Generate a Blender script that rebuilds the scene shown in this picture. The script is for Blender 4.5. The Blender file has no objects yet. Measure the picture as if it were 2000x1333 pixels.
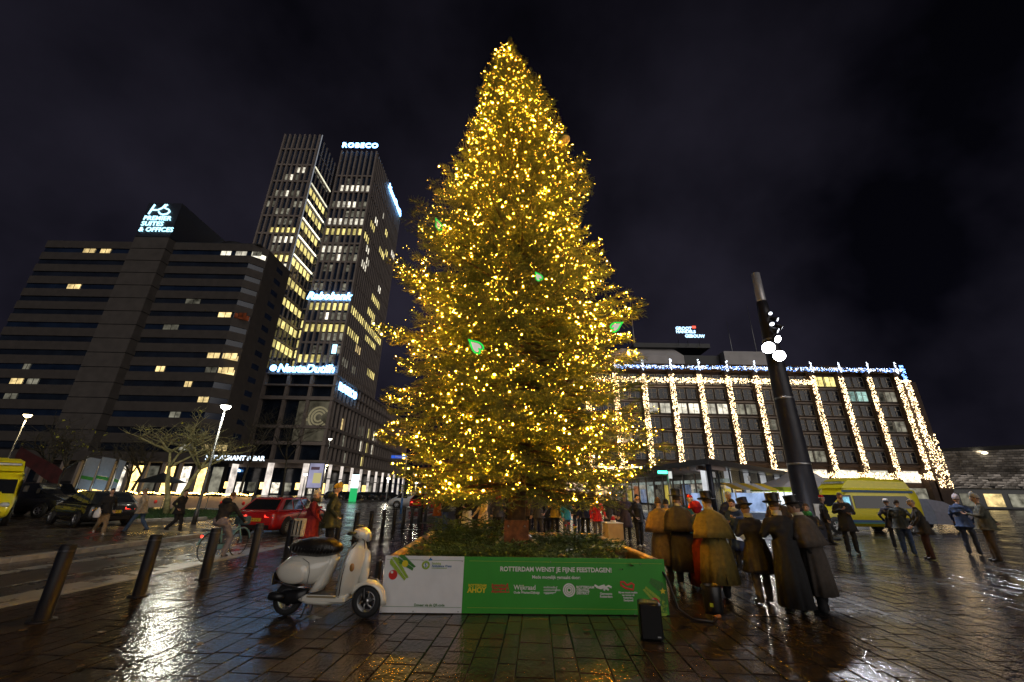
import bpy, bmesh, math, random
import numpy as np
from mathutils import Vector, Matrix, noise as mnoise

random.seed(7)
rng = np.random.default_rng(11)
sc = bpy.context.scene
col = sc.collection
PI = math.pi
R = math.radians

# ------------------------------------------------------------------ camera
EYE = 1.7
LENS = 14.0
PITCH = math.atan(295.5 / (LENS / 36 * 2000))
ROLL = 0.018
_F = Vector((0, math.cos(PITCH), math.sin(PITCH)))
_U0 = Vector((0, -math.sin(PITCH), math.cos(PITCH)))
_X0 = Vector((1, 0, 0))
_R = _X0 * math.cos(ROLL) + _U0 * math.sin(ROLL)
_U = -_X0 * math.sin(ROLL) + _U0 * math.cos(ROLL)
cam = bpy.data.cameras.new('camera')
cam.lens = LENS
cam.sensor_width = 36
cam.clip_start = 0.05
cam.clip_end = 2000
camo = bpy.data.objects.new('camera', cam)
m = Matrix((( _R.x, _U.x, -_F.x, 0), (_R.y, _U.y, -_F.y, 0), (_R.z, _U.z, -_F.z, EYE), (0, 0, 0, 1)))
camo.matrix_world = m
col.objects.link(camo)
sc.camera = camo

# ------------------------------------------------------------------ night sky
world = bpy.data.worlds.new('World')
sc.world = world
world.use_nodes = True
wn = world.node_tree
wn.nodes.clear()
w_out = wn.nodes.new('ShaderNodeOutputWorld')
w_bg = wn.nodes.new('ShaderNodeBackground')
w_tc = wn.nodes.new('ShaderNodeTexCoord')
w_n = wn.nodes.new('ShaderNodeTexNoise')
w_n.inputs['Scale'].default_value = 2.1
w_n.inputs['Detail'].default_value = 5
w_n.inputs['Roughness'].default_value = 0.5
w_r = wn.nodes.new('ShaderNodeValToRGB')
w_r.color_ramp.elements[0].position = 0.36
w_r.color_ramp.elements[0].color = (0.0016, 0.0016, 0.0032, 1)
w_r.color_ramp.elements[1].position = 0.72
w_r.color_ramp.elements[1].color = (0.0200, 0.0180, 0.0290, 1)
wn.links.new(w_tc.outputs['Generated'], w_n.inputs['Vector'])
wn.links.new(w_n.outputs['Fac'], w_r.inputs['Fac'])
# town glow: the low cloud is a little brighter towards the horizon, all the way round
w_sep = wn.nodes.new('ShaderNodeSeparateXYZ')
wn.links.new(w_tc.outputs['Generated'], w_sep.inputs['Vector'])
w_mr = wn.nodes.new('ShaderNodeMapRange')
w_mr.inputs['From Min'].default_value = 0.0
w_mr.inputs['From Max'].default_value = 0.85
w_mr.inputs['To Min'].default_value = 1.45
w_mr.inputs['To Max'].default_value = 0.45
wn.links.new(w_sep.outputs['Z'], w_mr.inputs['Value'])
wn.links.new(w_r.outputs['Color'], w_bg.inputs['Color'])
wn.links.new(w_mr.outputs['Result'], w_bg.inputs['Strength'])
wn.links.new(w_bg.outputs['Background'], w_out.inputs['Surface'])

# the overcast town sky: one weak, very soft sun standing in for moon and cloud glow
sun = bpy.data.lights.new('sun', 'SUN')
sun.energy = 0.80
sun.angle = R(60)
sun.color = (1.0, 0.93, 0.86)
suno = bpy.data.objects.new('sun', sun)
suno.rotation_euler = (R(72), 0, R(24))
col.objects.link(suno)

sc.view_settings.view_transform = 'Standard'
sc.view_settings.look = 'None'
sc.view_settings.exposure = 0.0
sc.view_settings.gamma = 1.0
sc.view_settings.use_curve_mapping = False
sc.render.engine = 'CYCLES'
cy = sc.cycles
cy.use_denoising = True
try:
    cy.denoiser = 'OPENIMAGEDENOISE'
except Exception:
    pass
cy.max_bounces = 5
cy.diffuse_bounces = 2
cy.glossy_bounces = 3
cy.transmission_bounces = 3
cy.transparent_max_bounces = 6
cy.caustics_reflective = False
cy.caustics_refractive = False
cy.sample_clamp_indirect = 4.0
cy.use_light_tree = True

# ------------------------------------------------------------------ measuring from the photograph (2000 x 1333)
FPX = LENS / 36 * 2000
def ray(x, y):
    return _F + _R * ((x - 1000) / FPX) + _U * ((666.5 - y) / FPX)
def G(x, y, z=0.0):
    d = ray(x, y)
    return Vector((0, 0, EYE)) + d * ((z - EYE) / d.z)
def P(x, y, Y):
    d = ray(x, y)
    return Vector((0, 0, EYE)) + d * (Y / d.y)
STA = math.atan(0.0668)
def street(lat, Y, z=0.0):          # a point at LAT metres right of the bollard row
    return Vector((-6.6 + 0.0668 * Y + lat, Y, z))

# ------------------------------------------------------------------ materials
MATS = {}
def mat(name, color, rough=0.5, metal=0.0, emis=None, es=0.0, coat=0.0, var=0.12, scale=6.0, bump=0.0, bscale=60.0, spec=0.5, trans=0.0, alpha=1.0, coatr=0.05, rvar=0.0):
    if name in MATS:
        return MATS[name]
    mt = bpy.data.materials.new(name)
    mt.use_nodes = True
    nt = mt.node_tree
    b = nt.nodes['Principled BSDF']
    b.inputs['Roughness'].default_value = rough
    b.inputs['Metallic'].default_value = metal
    b.inputs['Specular IOR Level'].default_value = spec
    b.inputs['Coat Weight'].default_value = coat
    b.inputs['Coat Roughness'].default_value = coatr
    if trans:
        b.inputs['Transmission Weight'].default_value = trans
    if alpha < 1:
        b.inputs['Alpha'].default_value = alpha
    c = Vector(color[:3])
    if var > 0 or rvar > 0 or bump > 0:
        tc = nt.nodes.new('ShaderNodeTexCoord')
        n = nt.nodes.new('ShaderNodeTexNoise')
        n.inputs['Scale'].default_value = scale
        n.inputs['Detail'].default_value = 5
        nt.links.new(tc.outputs['Object'], n.inputs['Vector'])
        rp = nt.nodes.new('ShaderNodeValToRGB')
        rp.color_ramp.elements[0].position = 0.3
        rp.color_ramp.elements[1].position = 0.7
        rp.color_ramp.elements[0].color = (*[max(0, v * (1 - var)) for v in c], 1)
        rp.color_ramp.elements[1].color = (*[min(1, v * (1 + var)) for v in c], 1)
        nt.links.new(n.outputs['Fac'], rp.inputs['Fac'])
        nt.links.new(rp.outputs['Color'], b.inputs['Base Color'])
        if rvar > 0:
            mr = nt.nodes.new('ShaderNodeMapRange')
            mr.inputs['From Min'].default_value = 0.3
            mr.inputs['From Max'].default_value = 0.7
            mr.inputs['To Min'].default_value = max(0.02, rough - rvar)
            mr.inputs['To Max'].default_value = min(1, rough + rvar)
            nt.links.new(n.outputs['Fac'], mr.inputs['Value'])
            nt.links.new(mr.outputs['Result'], b.inputs['Roughness'])
        if bump > 0:
            n2 = nt.nodes.new('ShaderNodeTexNoise')
            n2.inputs['Scale'].default_value = bscale
            n2.inputs['Detail'].default_value = 3
            nt.links.new(tc.outputs['Object'], n2.inputs['Vector'])
            bp = nt.nodes.new('ShaderNodeBump')
            bp.inputs['Strength'].default_value = bump
            bp.inputs['Distance'].default_value = 0.02
            nt.links.new(n2.outputs['Fac'], bp.inputs['Height'])
            nt.links.new(bp.outputs['Normal'], b.inputs['Normal'])
    else:
        b.inputs['Base Color'].default_value = (*c, 1)
    if emis is not None:
        b.inputs['Emission Color'].default_value = (*emis[:3], 1)
        b.inputs['Emission Strength'].default_value = es
    MATS[name] = mt
    return mt

def glow(name, color, strength, vary=0.0, vscale=3.0, lo=0.4, sample=False):
    """a lamp, bulb, lit pane or backlit letter: light it really gives off, uneven as the room or tube behind it; or lamplight on pillars and piers put in as glow"""
    if name in MATS:
        return MATS[name]
    mt = bpy.data.materials.new(name)
    mt.use_nodes = True
    nt = mt.node_tree
    nt.nodes.clear()
    o = nt.nodes.new('ShaderNodeOutputMaterial')
    e = nt.nodes.new('ShaderNodeEmission')
    e.inputs['Color'].default_value = (*color, 1)
    e.inputs['Strength'].default_value = strength
    if vary > 0:
        tc = nt.nodes.new('ShaderNodeTexCoord')
        oi = nt.nodes.new('ShaderNodeObjectInfo')
        ad = nt.nodes.new('ShaderNodeVectorMath')
        ad.operation = 'ADD'
        mu = nt.nodes.new('ShaderNodeMath')
        mu.operation = 'MULTIPLY'
        mu.inputs[1].default_value = 37.0
        nt.links.new(oi.outputs['Random'], mu.inputs[0])
        nt.links.new(tc.outputs['Object'], ad.inputs[0])
        nt.links.new(mu.outputs[0], ad.inputs[1])
        n = nt.nodes.new('ShaderNodeTexNoise')
        n.inputs['Scale'].default_value = vscale
        n.inputs['Detail'].default_value = 4
        nt.links.new(ad.outputs[0], n.inputs['Vector'])
        mr = nt.nodes.new('ShaderNodeMapRange')
        mr.inputs['From Min'].default_value = 0.3
        mr.inputs['From Max'].default_value = 0.7
        mr.inputs['To Min'].default_value = strength * (1 - vary)
        mr.inputs['To Max'].default_value = strength * (1 + vary)
        nt.links.new(n.outputs['Fac'], mr.inputs['Value'])
        m2 = nt.nodes.new('ShaderNodeMath')
        m2.operation = 'MULTIPLY'
        mr2 = nt.nodes.new('ShaderNodeMapRange')
        mr2.inputs['To Min'].default_value = lo
        mr2.inputs['To Max'].default_value = 1.2
        nt.links.new(oi.outputs['Random'], mr2.inputs['Value'])
        nt.links.new(mr.outputs['Result'], m2.inputs[0])
        nt.links.new(mr2.outputs['Result'], m2.inputs[1])
        nt.links.new(m2.outputs[0], e.inputs['Strength'])
    nt.links.new(e.outputs['Emission'], o.inputs['Surface'])
    MATS[name] = mt
    if not sample:
        mt.cycles.emission_sampling = 'AUTO'
    return mt

def paving_mat(name, c0, c1, rough0, rough1, streak=True, sx=1.0):
    mt = bpy.data.materials.new(name)
    mt.use_nodes = True
    nt = mt.node_tree
    N, L = nt.nodes, nt.links
    b = N['Principled BSDF']
    geo = N.new('ShaderNodeNewGeometry')
    oi = N.new('ShaderNodeObjectInfo')
    at = N.new('ShaderNodeAttribute')
    at.attribute_name = 'tone'
    n1 = N.new('ShaderNodeTexNoise')
    n1.inputs['Scale'].default_value = 2.2
    n1.inputs['Detail'].default_value = 7
    n1.inputs['Distortion'].default_value = 1.6
    add = N.new('ShaderNodeVectorMath')
    add.operation = 'ADD'
    mul = N.new('ShaderNodeVectorMath')
    mul.operation = 'SCALE'
    mul.inputs['Scale'].default_value = 13.0
    L.new(at.outputs['Color'], mul.inputs[0])
    L.new(geo.outputs['Position'], add.inputs[0])
    L.new(mul.outputs[0], add.inputs[1])
    L.new(add.outputs[0], n1.inputs['Vector'])
    rp = N.new('ShaderNodeValToRGB')
    e = rp.color_ramp.elements
    e[0].position = 0.33
    e[0].color = (*c0, 1)
    e[1].position = 0.66
    e[1].color = (*c1, 1)
    x = e.new(0.5)
    x.color = (c0[0] * .5 + c1[0] * .55, c0[1] * .5 + c1[1] * .42, c0[2] * .5 + c1[2] * .36, 1)
    L.new(n1.outputs['Fac'], rp.inputs['Fac'])
    mx = N.new('ShaderNodeMixRGB')
    mx.blend_type = 'MULTIPLY'
    mx.inputs[0].default_value = 0.75
    L.new(rp.outputs['Color'], mx.inputs[1])
    L.new(at.outputs['Color'], mx.inputs[2])
    L.new(mx.outputs[0], b.inputs['Base Color'])
    # the wet film: standing water in the hollows, damp stone between
    n2 = N.new('ShaderNodeTexNoise')
    n2.inputs['Scale'].default_value = 0.55
    n2.inputs['Detail'].default_value = 6
    n2.inputs['Roughness'].default_value = 0.62
    L.new(geo.outputs['Position'], n2.inputs['Vector'])
    mr = N.new('ShaderNodeMapRange')
    mr.inputs['From Min'].default_value = 0.38
    mr.inputs['From Max'].default_value = 0.64
    mr.inputs['To Min'].default_value = rough0
    mr.inputs['To Max'].default_value = rough1
    L.new(n2.outputs['Fac'], mr.inputs['Value'])
    L.new(mr.outputs['Result'], b.inputs['Roughness'])
    b.inputs['IOR'].default_value = 1.4
    b.inputs['Specular IOR Level'].default_value = 0.5
    n3 = N.new('ShaderNodeTexNoise')
    n3.inputs['Scale'].default_value = 26
    n3.inputs['Detail'].default_value = 4
    mp = N.new('ShaderNodeMapping')
    mp.inputs['Scale'].default_value = (sx, 0.45, 1)
    L.new(geo.outputs['Position'], mp.inputs['Vector'])
    L.new(mp.outputs['Vector'], n3.inputs['Vector'])
    ad = N.new('ShaderNodeMath')
    ad.operation = 'ADD'
    L.new(n3.outputs['Fac'], ad.inputs[0])
    L.new(n1.outputs['Fac'], ad.inputs[1])
    bp = N.new('ShaderNodeBump')
    bp.inputs['Strength'].default_value = 0.5
    bp.inputs['Distance'].default_value = 0.012
    L.new(ad.outputs[0], bp.inputs['Height'])
    L.new(bp.outputs['Normal'], b.inputs['Normal'])
    MATS[name] = mt
    return mt

# ------------------------------------------------------------------ mesh helpers
class MB:
    """collects faces; build() links them as ONE mesh object"""
    def __init__(s):
        s.v = []; s.f = []; s.mi = []; s.sm = []
    def add(s, vs, fs, mi=0, sm=False):
        o = len(s.v)
        s.v += [tuple(p) for p in vs]
        s.f += [tuple(i + o for i in q) for q in fs]
        s.mi += [mi] * len(fs); s.sm += [sm] * len(fs)
        return s
    def box(s, c, d, rz=0.0, mi=0, M=None):
        x, y, z = d[0] / 2, d[1] / 2, d[2] / 2
        vs = [Vector((i * x, j * y, k * z)) for k in (-1, 1) for j in (-1, 1) for i in (-1, 1)]
        if M is not None:
            vs = [M @ v for v in vs]
        elif rz:
            q = Matrix.Rotation(rz, 3, 'Z'); vs = [q @ v for v in vs]
        c = Vector(c)
        return s.add([v + c for v in vs], [(0, 2, 3, 1), (4, 5, 7, 6), (0, 1, 5, 4), (2, 6, 7, 3), (0, 4, 6, 2), (1, 3, 7, 5)], mi)
    def ext(s, a, b, mi=0):
        return s.box([(a[i] + b[i]) / 2 for i in range(3)], [abs(b[i] - a[i]) for i in range(3)], mi=mi)
    def bbox(s, c, d, bv=0.02, rz=0.0, mi=0):
        """box with chamfered vertical and top edges"""
        x, y, z = d[0] / 2, d[1] / 2, d[2] / 2
        def ring(px, py, pz, ch):
            return [(-px + ch, -py, pz), (px - ch, -py, pz), (px, -py + ch, pz), (px, py - ch, pz), (px - ch, py, pz), (-px + ch, py, pz), (-px, py - ch, pz), (-px, -py + ch, pz)]
        rings = [ring(x - bv, y - bv, -z, bv), ring(x, y, -z + bv, bv), ring(x, y, z - bv, bv), ring(x - bv, y - bv, z, bv)]
        q = Matrix.Rotation(rz, 3, 'Z'); c = Vector(c)
        return s.loft([[q @ Vector(p) + c for p in r] for r in rings], mi=mi)
    def loft(s, rings, mi=0, sm=False, closed=True, caps=True):
        n = len(rings[0]); vs = [p for r in rings for p in r]; fs = []
        for i in range(len(rings) - 1):
            for j in range(n if closed else n - 1):
                k = (j + 1) % n
                fs.append((i * n + j, i * n + k, (i + 1) * n + k, (i + 1) * n + j))
        if caps and closed:
            fs.append(tuple(range(n - 1, -1, -1))); fs.append(tuple((len(rings) - 1) * n + j for j in range(n)))
        return s.add(vs, fs, mi, sm)
    def tube(s, pts, rad, n=8, mi=0, sm=True, caps=True, flat=1.0):
        pts = [Vector(p) for p in pts]
        if not hasattr(rad, '__len__'): rad = [rad] * len(pts)
        rings = []; up = None
        for i, p in enumerate(pts):
            t = (pts[min(i + 1, len(pts) - 1)] - pts[max(i - 1, 0)])
            t = t.normalized() if t.length > 1e-9 else Vector((0, 0, 1))
            if up is None:
                up = Vector((0, 0, 1)) if abs(t.z) < 0.9 else Vector((1, 0, 0))
            a = t.cross(up)
            if a.length < 1e-6: a = t.cross(Vector((0, 1, 0)))
            a.normalize(); b = a.cross(t).normalized(); up = b
            rings.append([p + (a * math.cos(2 * PI * k / n) + b * math.sin(2 * PI * k / n) * flat) * rad[i] for k in range(n)])
        return s.loft(rings, mi, sm, caps=caps)
    def lathe(s, prof, n=16, c=(0, 0, 0), axis='Z', mi=0, sm=True, caps=True):
        c = Vector(c); rings = []
        for r, z in prof:
            ring = []
            for k in range(n):
                a = 2 * PI * k / n
                p = (r * math.cos(a), r * math.sin(a), z)
                if axis == 'X': p = (p[2], p[0], p[1])
                if axis == 'Y': p = (p[0], p[2], p[1])
                ring.append(c + Vector(p))
            rings.append(ring)
        return s.loft(rings, mi, sm, caps=caps)
    def ell(s, c, r, n=12, m=8, mi=0, M=None):
        c = Vector(c); rings = []
        for i in range(1, m):
            t = PI * i / m
            ring = [Vector((r[0] * math.sin(t) * math.cos(2 * PI * k / n), r[1] * math.sin(t) * math.sin(2 * PI * k / n), -r[2] * math.cos(t))) for k in range(n)]
            if M is not None: ring = [M @ p for p in ring]
            rings.append([p + c for p in ring])
        return s.loft(rings, mi, True)
    def poly(s, pts, th, d=(0, 1, 0), mi=0):
        """outline PTS (3-D, planar) given thickness TH along D"""
        d = Vector(d) * th
        a = [Vector(p) for p in pts]
        return s.loft([a, [p + d for p in a]], mi)
    def quad(s, a, b, c, d, mi=0):
        return s.add([a, b, c, d], [(0, 1, 2, 3)], mi)
    def mesh(s, name, mats):
        me = bpy.data.meshes.new(name)
        me.from_pydata(s.v, [], s.f)
        if not isinstance(mats, (list, tuple)): mats = [mats]
        for q in mats: me.materials.append(q)
        me.polygons.foreach_set('material_index', s.mi)
        me.polygons.foreach_set('use_smooth', s.sm)
        me.update()
        return me
    def build(s, name, mats, parent=None, loc=(0, 0, 0), rot=(0, 0, 0)):
        return put(name, s.mesh(name, mats), parent, loc, rot)

def put(name, me, parent=None, loc=(0, 0, 0), rot=(0, 0, 0), scale=(1, 1, 1)):
    o = bpy.data.objects.new(name, me)
    col.objects.link(o)
    o.location = loc; o.rotation_euler = rot; o.scale = scale
    if parent is not None: o.parent = parent
    return o
def tag(o, label, cat, group=None):
    o['label'] = label; o['category'] = cat
    if group: o['group'] = group
    return o
def thing(name, label, cat, loc=(0, 0, 0), rz=0.0, group=None):
    o = bpy.data.objects.new(name, None)
    o.empty_display_size = 0.2
    col.objects.link(o)
    o.location = loc; o.rotation_euler = (0, 0, rz)
    return tag(o, label, cat, group)
def struct(o, kind='structure'):
    o['kind'] = kind
    return o
def dup(root, loc=None, rz=None, label=None, group=None, scale=None):
    r = root.copy(); col.objects.link(r)
    if loc is not None: r.location = loc
    if rz is not None: r.rotation_euler = (0, 0, rz)
    if label: r['label'] = label
    if group: r['group'] = group
    if scale: r.scale = (scale,) * 3
    for ch in root.children:
        c = ch.copy(); col.objects.link(c); c.parent = r
        for g in ch.children:
            d = g.copy(); col.objects.link(d); d.parent = c
    return r
def npmesh(name, V, F, mats, smooth=False, mi=None):
    """big mesh from numpy arrays, F is (n,3) or (n,4)"""
    me = bpy.data.meshes.new(name)
    k = F.shape[1]
    me.vertices.add(len(V)); me.vertices.foreach_set('co', np.ascontiguousarray(V, dtype=np.float32).ravel())
    me.loops.add(F.size); me.loops.foreach_set('vertex_index', np.ascontiguousarray(F, dtype=np.int32).ravel())
    me.polygons.add(len(F)); me.polygons.foreach_set('loop_start', np.arange(0, F.size, k, dtype=np.int32))
    try: me.polygons.foreach_set('loop_total', np.full(len(F), k, dtype=np.int32))
    except Exception: pass
    if not isinstance(mats, (list, tuple)): mats = [mats]
    for q in mats: me.materials.append(q)
    if mi is not None: me.polygons.foreach_set('material_index', mi.astype(np.int32))
    me.polygons.foreach_set('use_smooth', np.full(len(F), smooth))
    me.update(calc_edges=True)
    return me

# lettering: all text curves are turned into meshes in one go
TEXTS = {}
_pending = []
def need_text(key, body, size=1.0, ext=0.01, bold=0.0, shear=0.0, align='CENTER', space=1.0, line=0.85):
    _pending.append((key, body, size, ext, bold, shear, align, space, line))
def bake_texts():
    tmp = []
    for key, body, size, ext, bold, shear, align, space, line in _pending:
        cu = bpy.data.curves.new('lettering', 'FONT')
        cu.body = body; cu.size = size; cu.extrude = ext; cu.offset = bold; cu.shear = shear
        cu.align_x = align; cu.align_y = 'CENTER'; cu.space_character = space; cu.space_line = line
        cu.resolution_u = 3
        o = bpy.data.objects.new('lettering', cu); col.objects.link(o)
        tmp.append((key, o))
    bpy.context.view_layer.update()
    dg = bpy.context.evaluated_depsgraph_get()
    for key, o in tmp:
        TEXTS[key] = bpy.data.meshes.new_from_object(o.evaluated_get(dg))
    for key, o in tmp:
        cu = o.data; bpy.data.objects.remove(o); bpy.data.curves.remove(cu)
def text(key, material, parent=None, loc=(0, 0, 0), rot=(PI / 2, 0, 0), name='lettering', scale=1.0):
    me = TEXTS[key].copy() if TEXTS[key].users else TEXTS[key]
    me.materials.clear(); me.materials.append(material)
    return put(name, me, parent, loc, rot, (scale,) * 3)
# ------------------------------------------------------------------ all the writing in the place
for a in [('wens', 'ROTTERDAM WENST JE FIJNE FEESTDAGEN!', .088, .002, .0022), ('mede', 'Mede mogelijk gemaakt door:', .062, .002, .0012),
          ('ahoy1', 'ROTTERDAM', .046, .002, .0016), ('ahoy2', 'AHOY', .098, .002, .004),
          ('apt', 'Rotterdam\nThe Hague\nAirport', .047, .002, .0016, 0, 'LEFT'), ('wijk', 'Wijkraad', .090, .002, .0012, 0, 'LEFT'),
          ('wijk2', 'Oude Westen/Dijkzigt', .043, .002, .0010, 0, 'LEFT'), ('mmc', 'multimedia\ncommunication\ncompany', .041, .002, .0006, 0, 'LEFT'),
          ('rcd', 'ROTTERDAM\nCENTRAL\nDISTRICT', .046, .002, .0016, 0, 'LEFT'), ('gem', 'Gemeente\nRotterdam', .044, .002, .0012),
          ('bij', 'Bij een mooie traditie\nvan bomen uit\nRotterdam.\nDankjewel!', .033, .002, .0012, 0, 'CENTER', 1, 1.05),
          ('sti', 'Stichting', .040, .002, .0004, 0, 'LEFT'), ('amb', 'Ambulance Wens', .042, .002, .0010, 0, 'LEFT'), ('amb3', 'www.ambulancewens.nl', .024, .002, .0002, 0, 'LEFT'),
          ('don', 'Doneer via de QR-code', .046, .002, .0006),
          ('robeco', 'ROBECO', 3.0, .15, .07, 0, 'CENTER', 1.15), ('rabo', 'Rabobank', 3.4, .15, .08, .25), ('nauta', 'NautaDutilh', 3.3, .15, .06, .2),
          ('premier', 'PREMIER\nSUITES\n& OFFICES', 1.75, .06, .03, 0, 'LEFT', 1.05, .95), ('resto', 'RESTAURANT & BAR', 1.05, .05, .02),
          ('ghg', 'GROOT\nHANDELS', 1.9, .1, .07, 0, 'LEFT', 1, .8), ('ghg2', 'GEBOUW', 1.9, .1, .07, 0, 'LEFT'), ('hours', 'Thalia', .9, .04, .03, .2),
          ('ambfront', 'AMBULANCE', .17, .004, .004), ('plate', 'XR-27-Z', .10, .002, .001), ('stop', 'Weena', .22, .004, .003)]:
    need_text(*a)
bake_texts()
# ================================================================== SETTING: ground, plaza, street
M_slab = paving_mat('wet_slate', (0.014, 0.013, 0.0135), (0.050, 0.043, 0.039), 0.07, 0.28)
M_joint = mat('joint_mortar', (0.030, 0.027, 0.024), 0.5, var=0.3)
M_road = paving_mat('wet_asphalt', (0.045, 0.046, 0.048), (0.085, 0.085, 0.083), 0.14, 0.36, sx=0.6)
M_pave = paving_mat('wet_brick_paving', (0.030, 0.024, 0.019), (0.070, 0.055, 0.045), 0.14, 0.42)
M_kerb = mat('kerb_granite', (0.26, 0.25, 0.23), 0.35, var=0.3, scale=5, bump=0.2)
M_line = mat('wet_concrete_band', (0.24, 0.235, 0.22), 0.3, var=0.35, scale=3, rvar=.12, bump=.15)
M_grass = mat('lawn_turf', (0.030, 0.075, 0.018), 0.8, var=0.45, scale=3, bump=0.6, bscale=40)

def sheet(name, pts, z, m, kind='structure'):
    o = MB().add([(p[0], p[1], z) for p in pts], [tuple(range(len(pts)))]).build(name, m)
    o.data.attributes.new('tone', 'FLOAT_COLOR', 'POINT')
    o.data.attributes['tone'].data.foreach_set('color', [0.8] * (4 * len(pts)))
    o['kind'] = kind
    return o
sheet('ground', [(-240, -20), (240, -20), (240, 300), (-240, 300)], -0.16, M_road)
def S2(lat, Y): return street(lat, Y)
sheet('road', [S2(-1.5, -6), S2(-1.5, 26), S2(-2.2, 40), S2(6, 75), S2(6, 220), S2(-30, 220), S2(-90, 60), S2(-40, 44), S2(-11, 38), S2(-6.2, 27), S2(-6.2, -6)], -0.10, M_road)
sheet('pavement', [S2(-6.45, -6), S2(-6.45, 27), S2(-11.2, 38), S2(-40, 43.5), S2(-70, 43.5), S2(-70, -6)], 0.0, M_pave)
sheet('forecourt', [S2(-90, 60), S2(-40, 52), S2(-20, 64), S2(-20, 108), S2(-90, 108)], 0.0, M_pave)
lawn = sheet('lawn', [S2(-12.0, 24.5), S2(-11.6, 29), S2(-14, 33.2), S2(-26.5, 33.2), S2(-14.6, 20.5)], 0.05, M_grass)

# kerbs: single stones
def kerb(name, pts, w, z0, z1, L=1.0):
    root = struct(MB().add([(0, 0, 0), (0.01, 0, 0), (0, 0.01, 0)], [(0, 1, 2)]).build(name, M_joint, None, (pts[0][0], pts[0][1], z0 + 0.02)))
    me = MB().bbox((0, 0, (z1 - z0) / 2), (w, L - 0.015, z1 - z0), 0.015).mesh('kerb_stone', M_kerb)
    acc = 0.0
    for a, b in zip(pts[:-1], pts[1:]):
        a, b = Vector(a), Vector(b); d = b - a; n = max(1, int(d.length / L)); ang = math.atan2(-d.x, d.y)
        for i in range(n):
            p = a + d * ((i + .5) / n)
            put('kerb_stone', me, root, (p.x - root.location.x, p.y - root.location.y, z0 - root.location.z + random.uniform(-.004, .004)), (0, 0, ang), (1, d.length / n / L, 1))
kerb('kerb', [S2(-1.38, 4), S2(-1.38, 26), S2(-2.05, 40)], 0.24, -0.12, 0.012)
kerb('kerb', [S2(-6.32, 6), S2(-6.32, 27), S2(-11.1, 38)], 0.24, -0.12, 0.02)
kerb('kerb', [S2(-11.9, 24.4), S2(-14.6, 20.3), S2(-26.6, 33.2)], 0.25, -0.02, 0.14)
# painted lines and drain strip on the road
for k, (lat, w) in enumerate(((-2.2, .55), (-3.3, .10), (-4.9, .45))):
    pts = [S2(lat - w / 2, 3), S2(lat + w / 2, 3), S2(lat + w / 2, 26), S2(lat - w / 2, 26)]
    struct(MB().add([(p.x, p.y, -0.095 + .001 * k) for p in pts], [(0, 1, 2, 3)]).build('road_marking', M_line))

# ---- plaza: slate slabs, the largest in view as parts, the rest joined
plaza = sheet('plaza', [S2(-1.28, -8), S2(-1.28, 26), S2(-1.9, 40), S2(6, 75), (240, 88), (240, -8)], -0.03, M_joint)
slabs = []
lat = -1.24; widths = [0.30, 0.20, 0.38, 0.24, 0.33]
prng = random.Random(3)
ci = 0
while lat < 46:
    w = widths[ci % 5] * prng.uniform(.94, 1.06) * (1.0 if lat < 14 else 1.35); ci += 1
    far = 24 if lat < 6 else 40
    y = 3.6 - prng.random() * .5
    while y < far:
        L = prng.uniform(0.28, 0.68) * (1.0 if y < 16 else 1.5)
        c = street(lat + w / 2, y + L / 2)
        # outside what the camera, or one a step aside, could see
        if abs(c.x) < 1.45 * c.y + 2.5:
            slabs.append((c.x, c.y, w, L))
        y += L
    lat += w
slabs.sort(key=lambda s: (s[0] ** 2 + s[1] ** 2) + (400 if abs(s[0]) > s[1] * 1.12 + .3 else 0))
def slab_geo(x, y, w, L):
    g = 0.0045; hx, hy = w / 2 - g, L / 2 - g; h = prng.uniform(-.003, .003); ch = .008
    t = [prng.uniform(-.0025, .0025) for _ in range(4)]
    q = Matrix.Rotation(-STA, 2)
    vs = []
    for (sx, sy), tz in zip(((-1, -1), (1, -1), (1, 1), (-1, 1)), t):
        vs.append((*(q @ Vector((sx * hx, sy * hy))), -0.028))
    for (sx, sy), tz in zip(((-1, -1), (1, -1), (1, 1), (-1, 1)), t):
        vs.append((*(q @ Vector((sx * hx, sy * hy))), -0.006 + h + tz))
    for (sx, sy), tz in zip(((-1, -1), (1, -1), (1, 1), (-1, 1)), t):
        vs.append((*(q @ Vector((sx * (hx - ch), sy * (hy - ch)))), h + tz))
    fs = [(8, 9, 10, 11)] + [(a + i, a + (i + 1) % 4, a + 4 + (i + 1) % 4, a + 4 + i) for a in (0, 4) for i in range(4)]
    k = prng.uniform(.55, 1.0); tone = (k * prng.uniform(.92, 1.08), k, k * prng.uniform(.88, 1.0), 1)
    return vs, fs, tone
allv, allf, allt = [], [], []
for i, (x, y, w, L) in enumerate(slabs):
    vs, fs, tone = slab_geo(x, y, w, L)
    if i < 300:
        o = MB().add(vs, fs).build('paving_slab', M_slab, plaza, (x, y, 0))
        o.data.attributes.new('tone', 'FLOAT_COLOR', 'POINT').data.foreach_set('color', list(tone) * 12)
    else:
        b = len(allv)
        allv += [(v[0] + x, v[1] + y, v[2]) for v in vs]; allf += [tuple(j + b for j in f) for f in fs]; allt += list(tone) * 12
o = put('paving_field', npmesh('paving_field', np.array(allv), np.array(allf), M_slab), plaza)
o.data.attributes.new('tone', 'FLOAT_COLOR', 'POINT').data.foreach_set('color', allt)
o['kind'] = 'stuff'
# wet paving too far off to tell the slabs apart
sheet('far_plaza', [S2(6.2, 24), S2(46, 24), (240, 40), (240, 87.5), S2(6.4, 75)], -0.012, M_slab)

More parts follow.
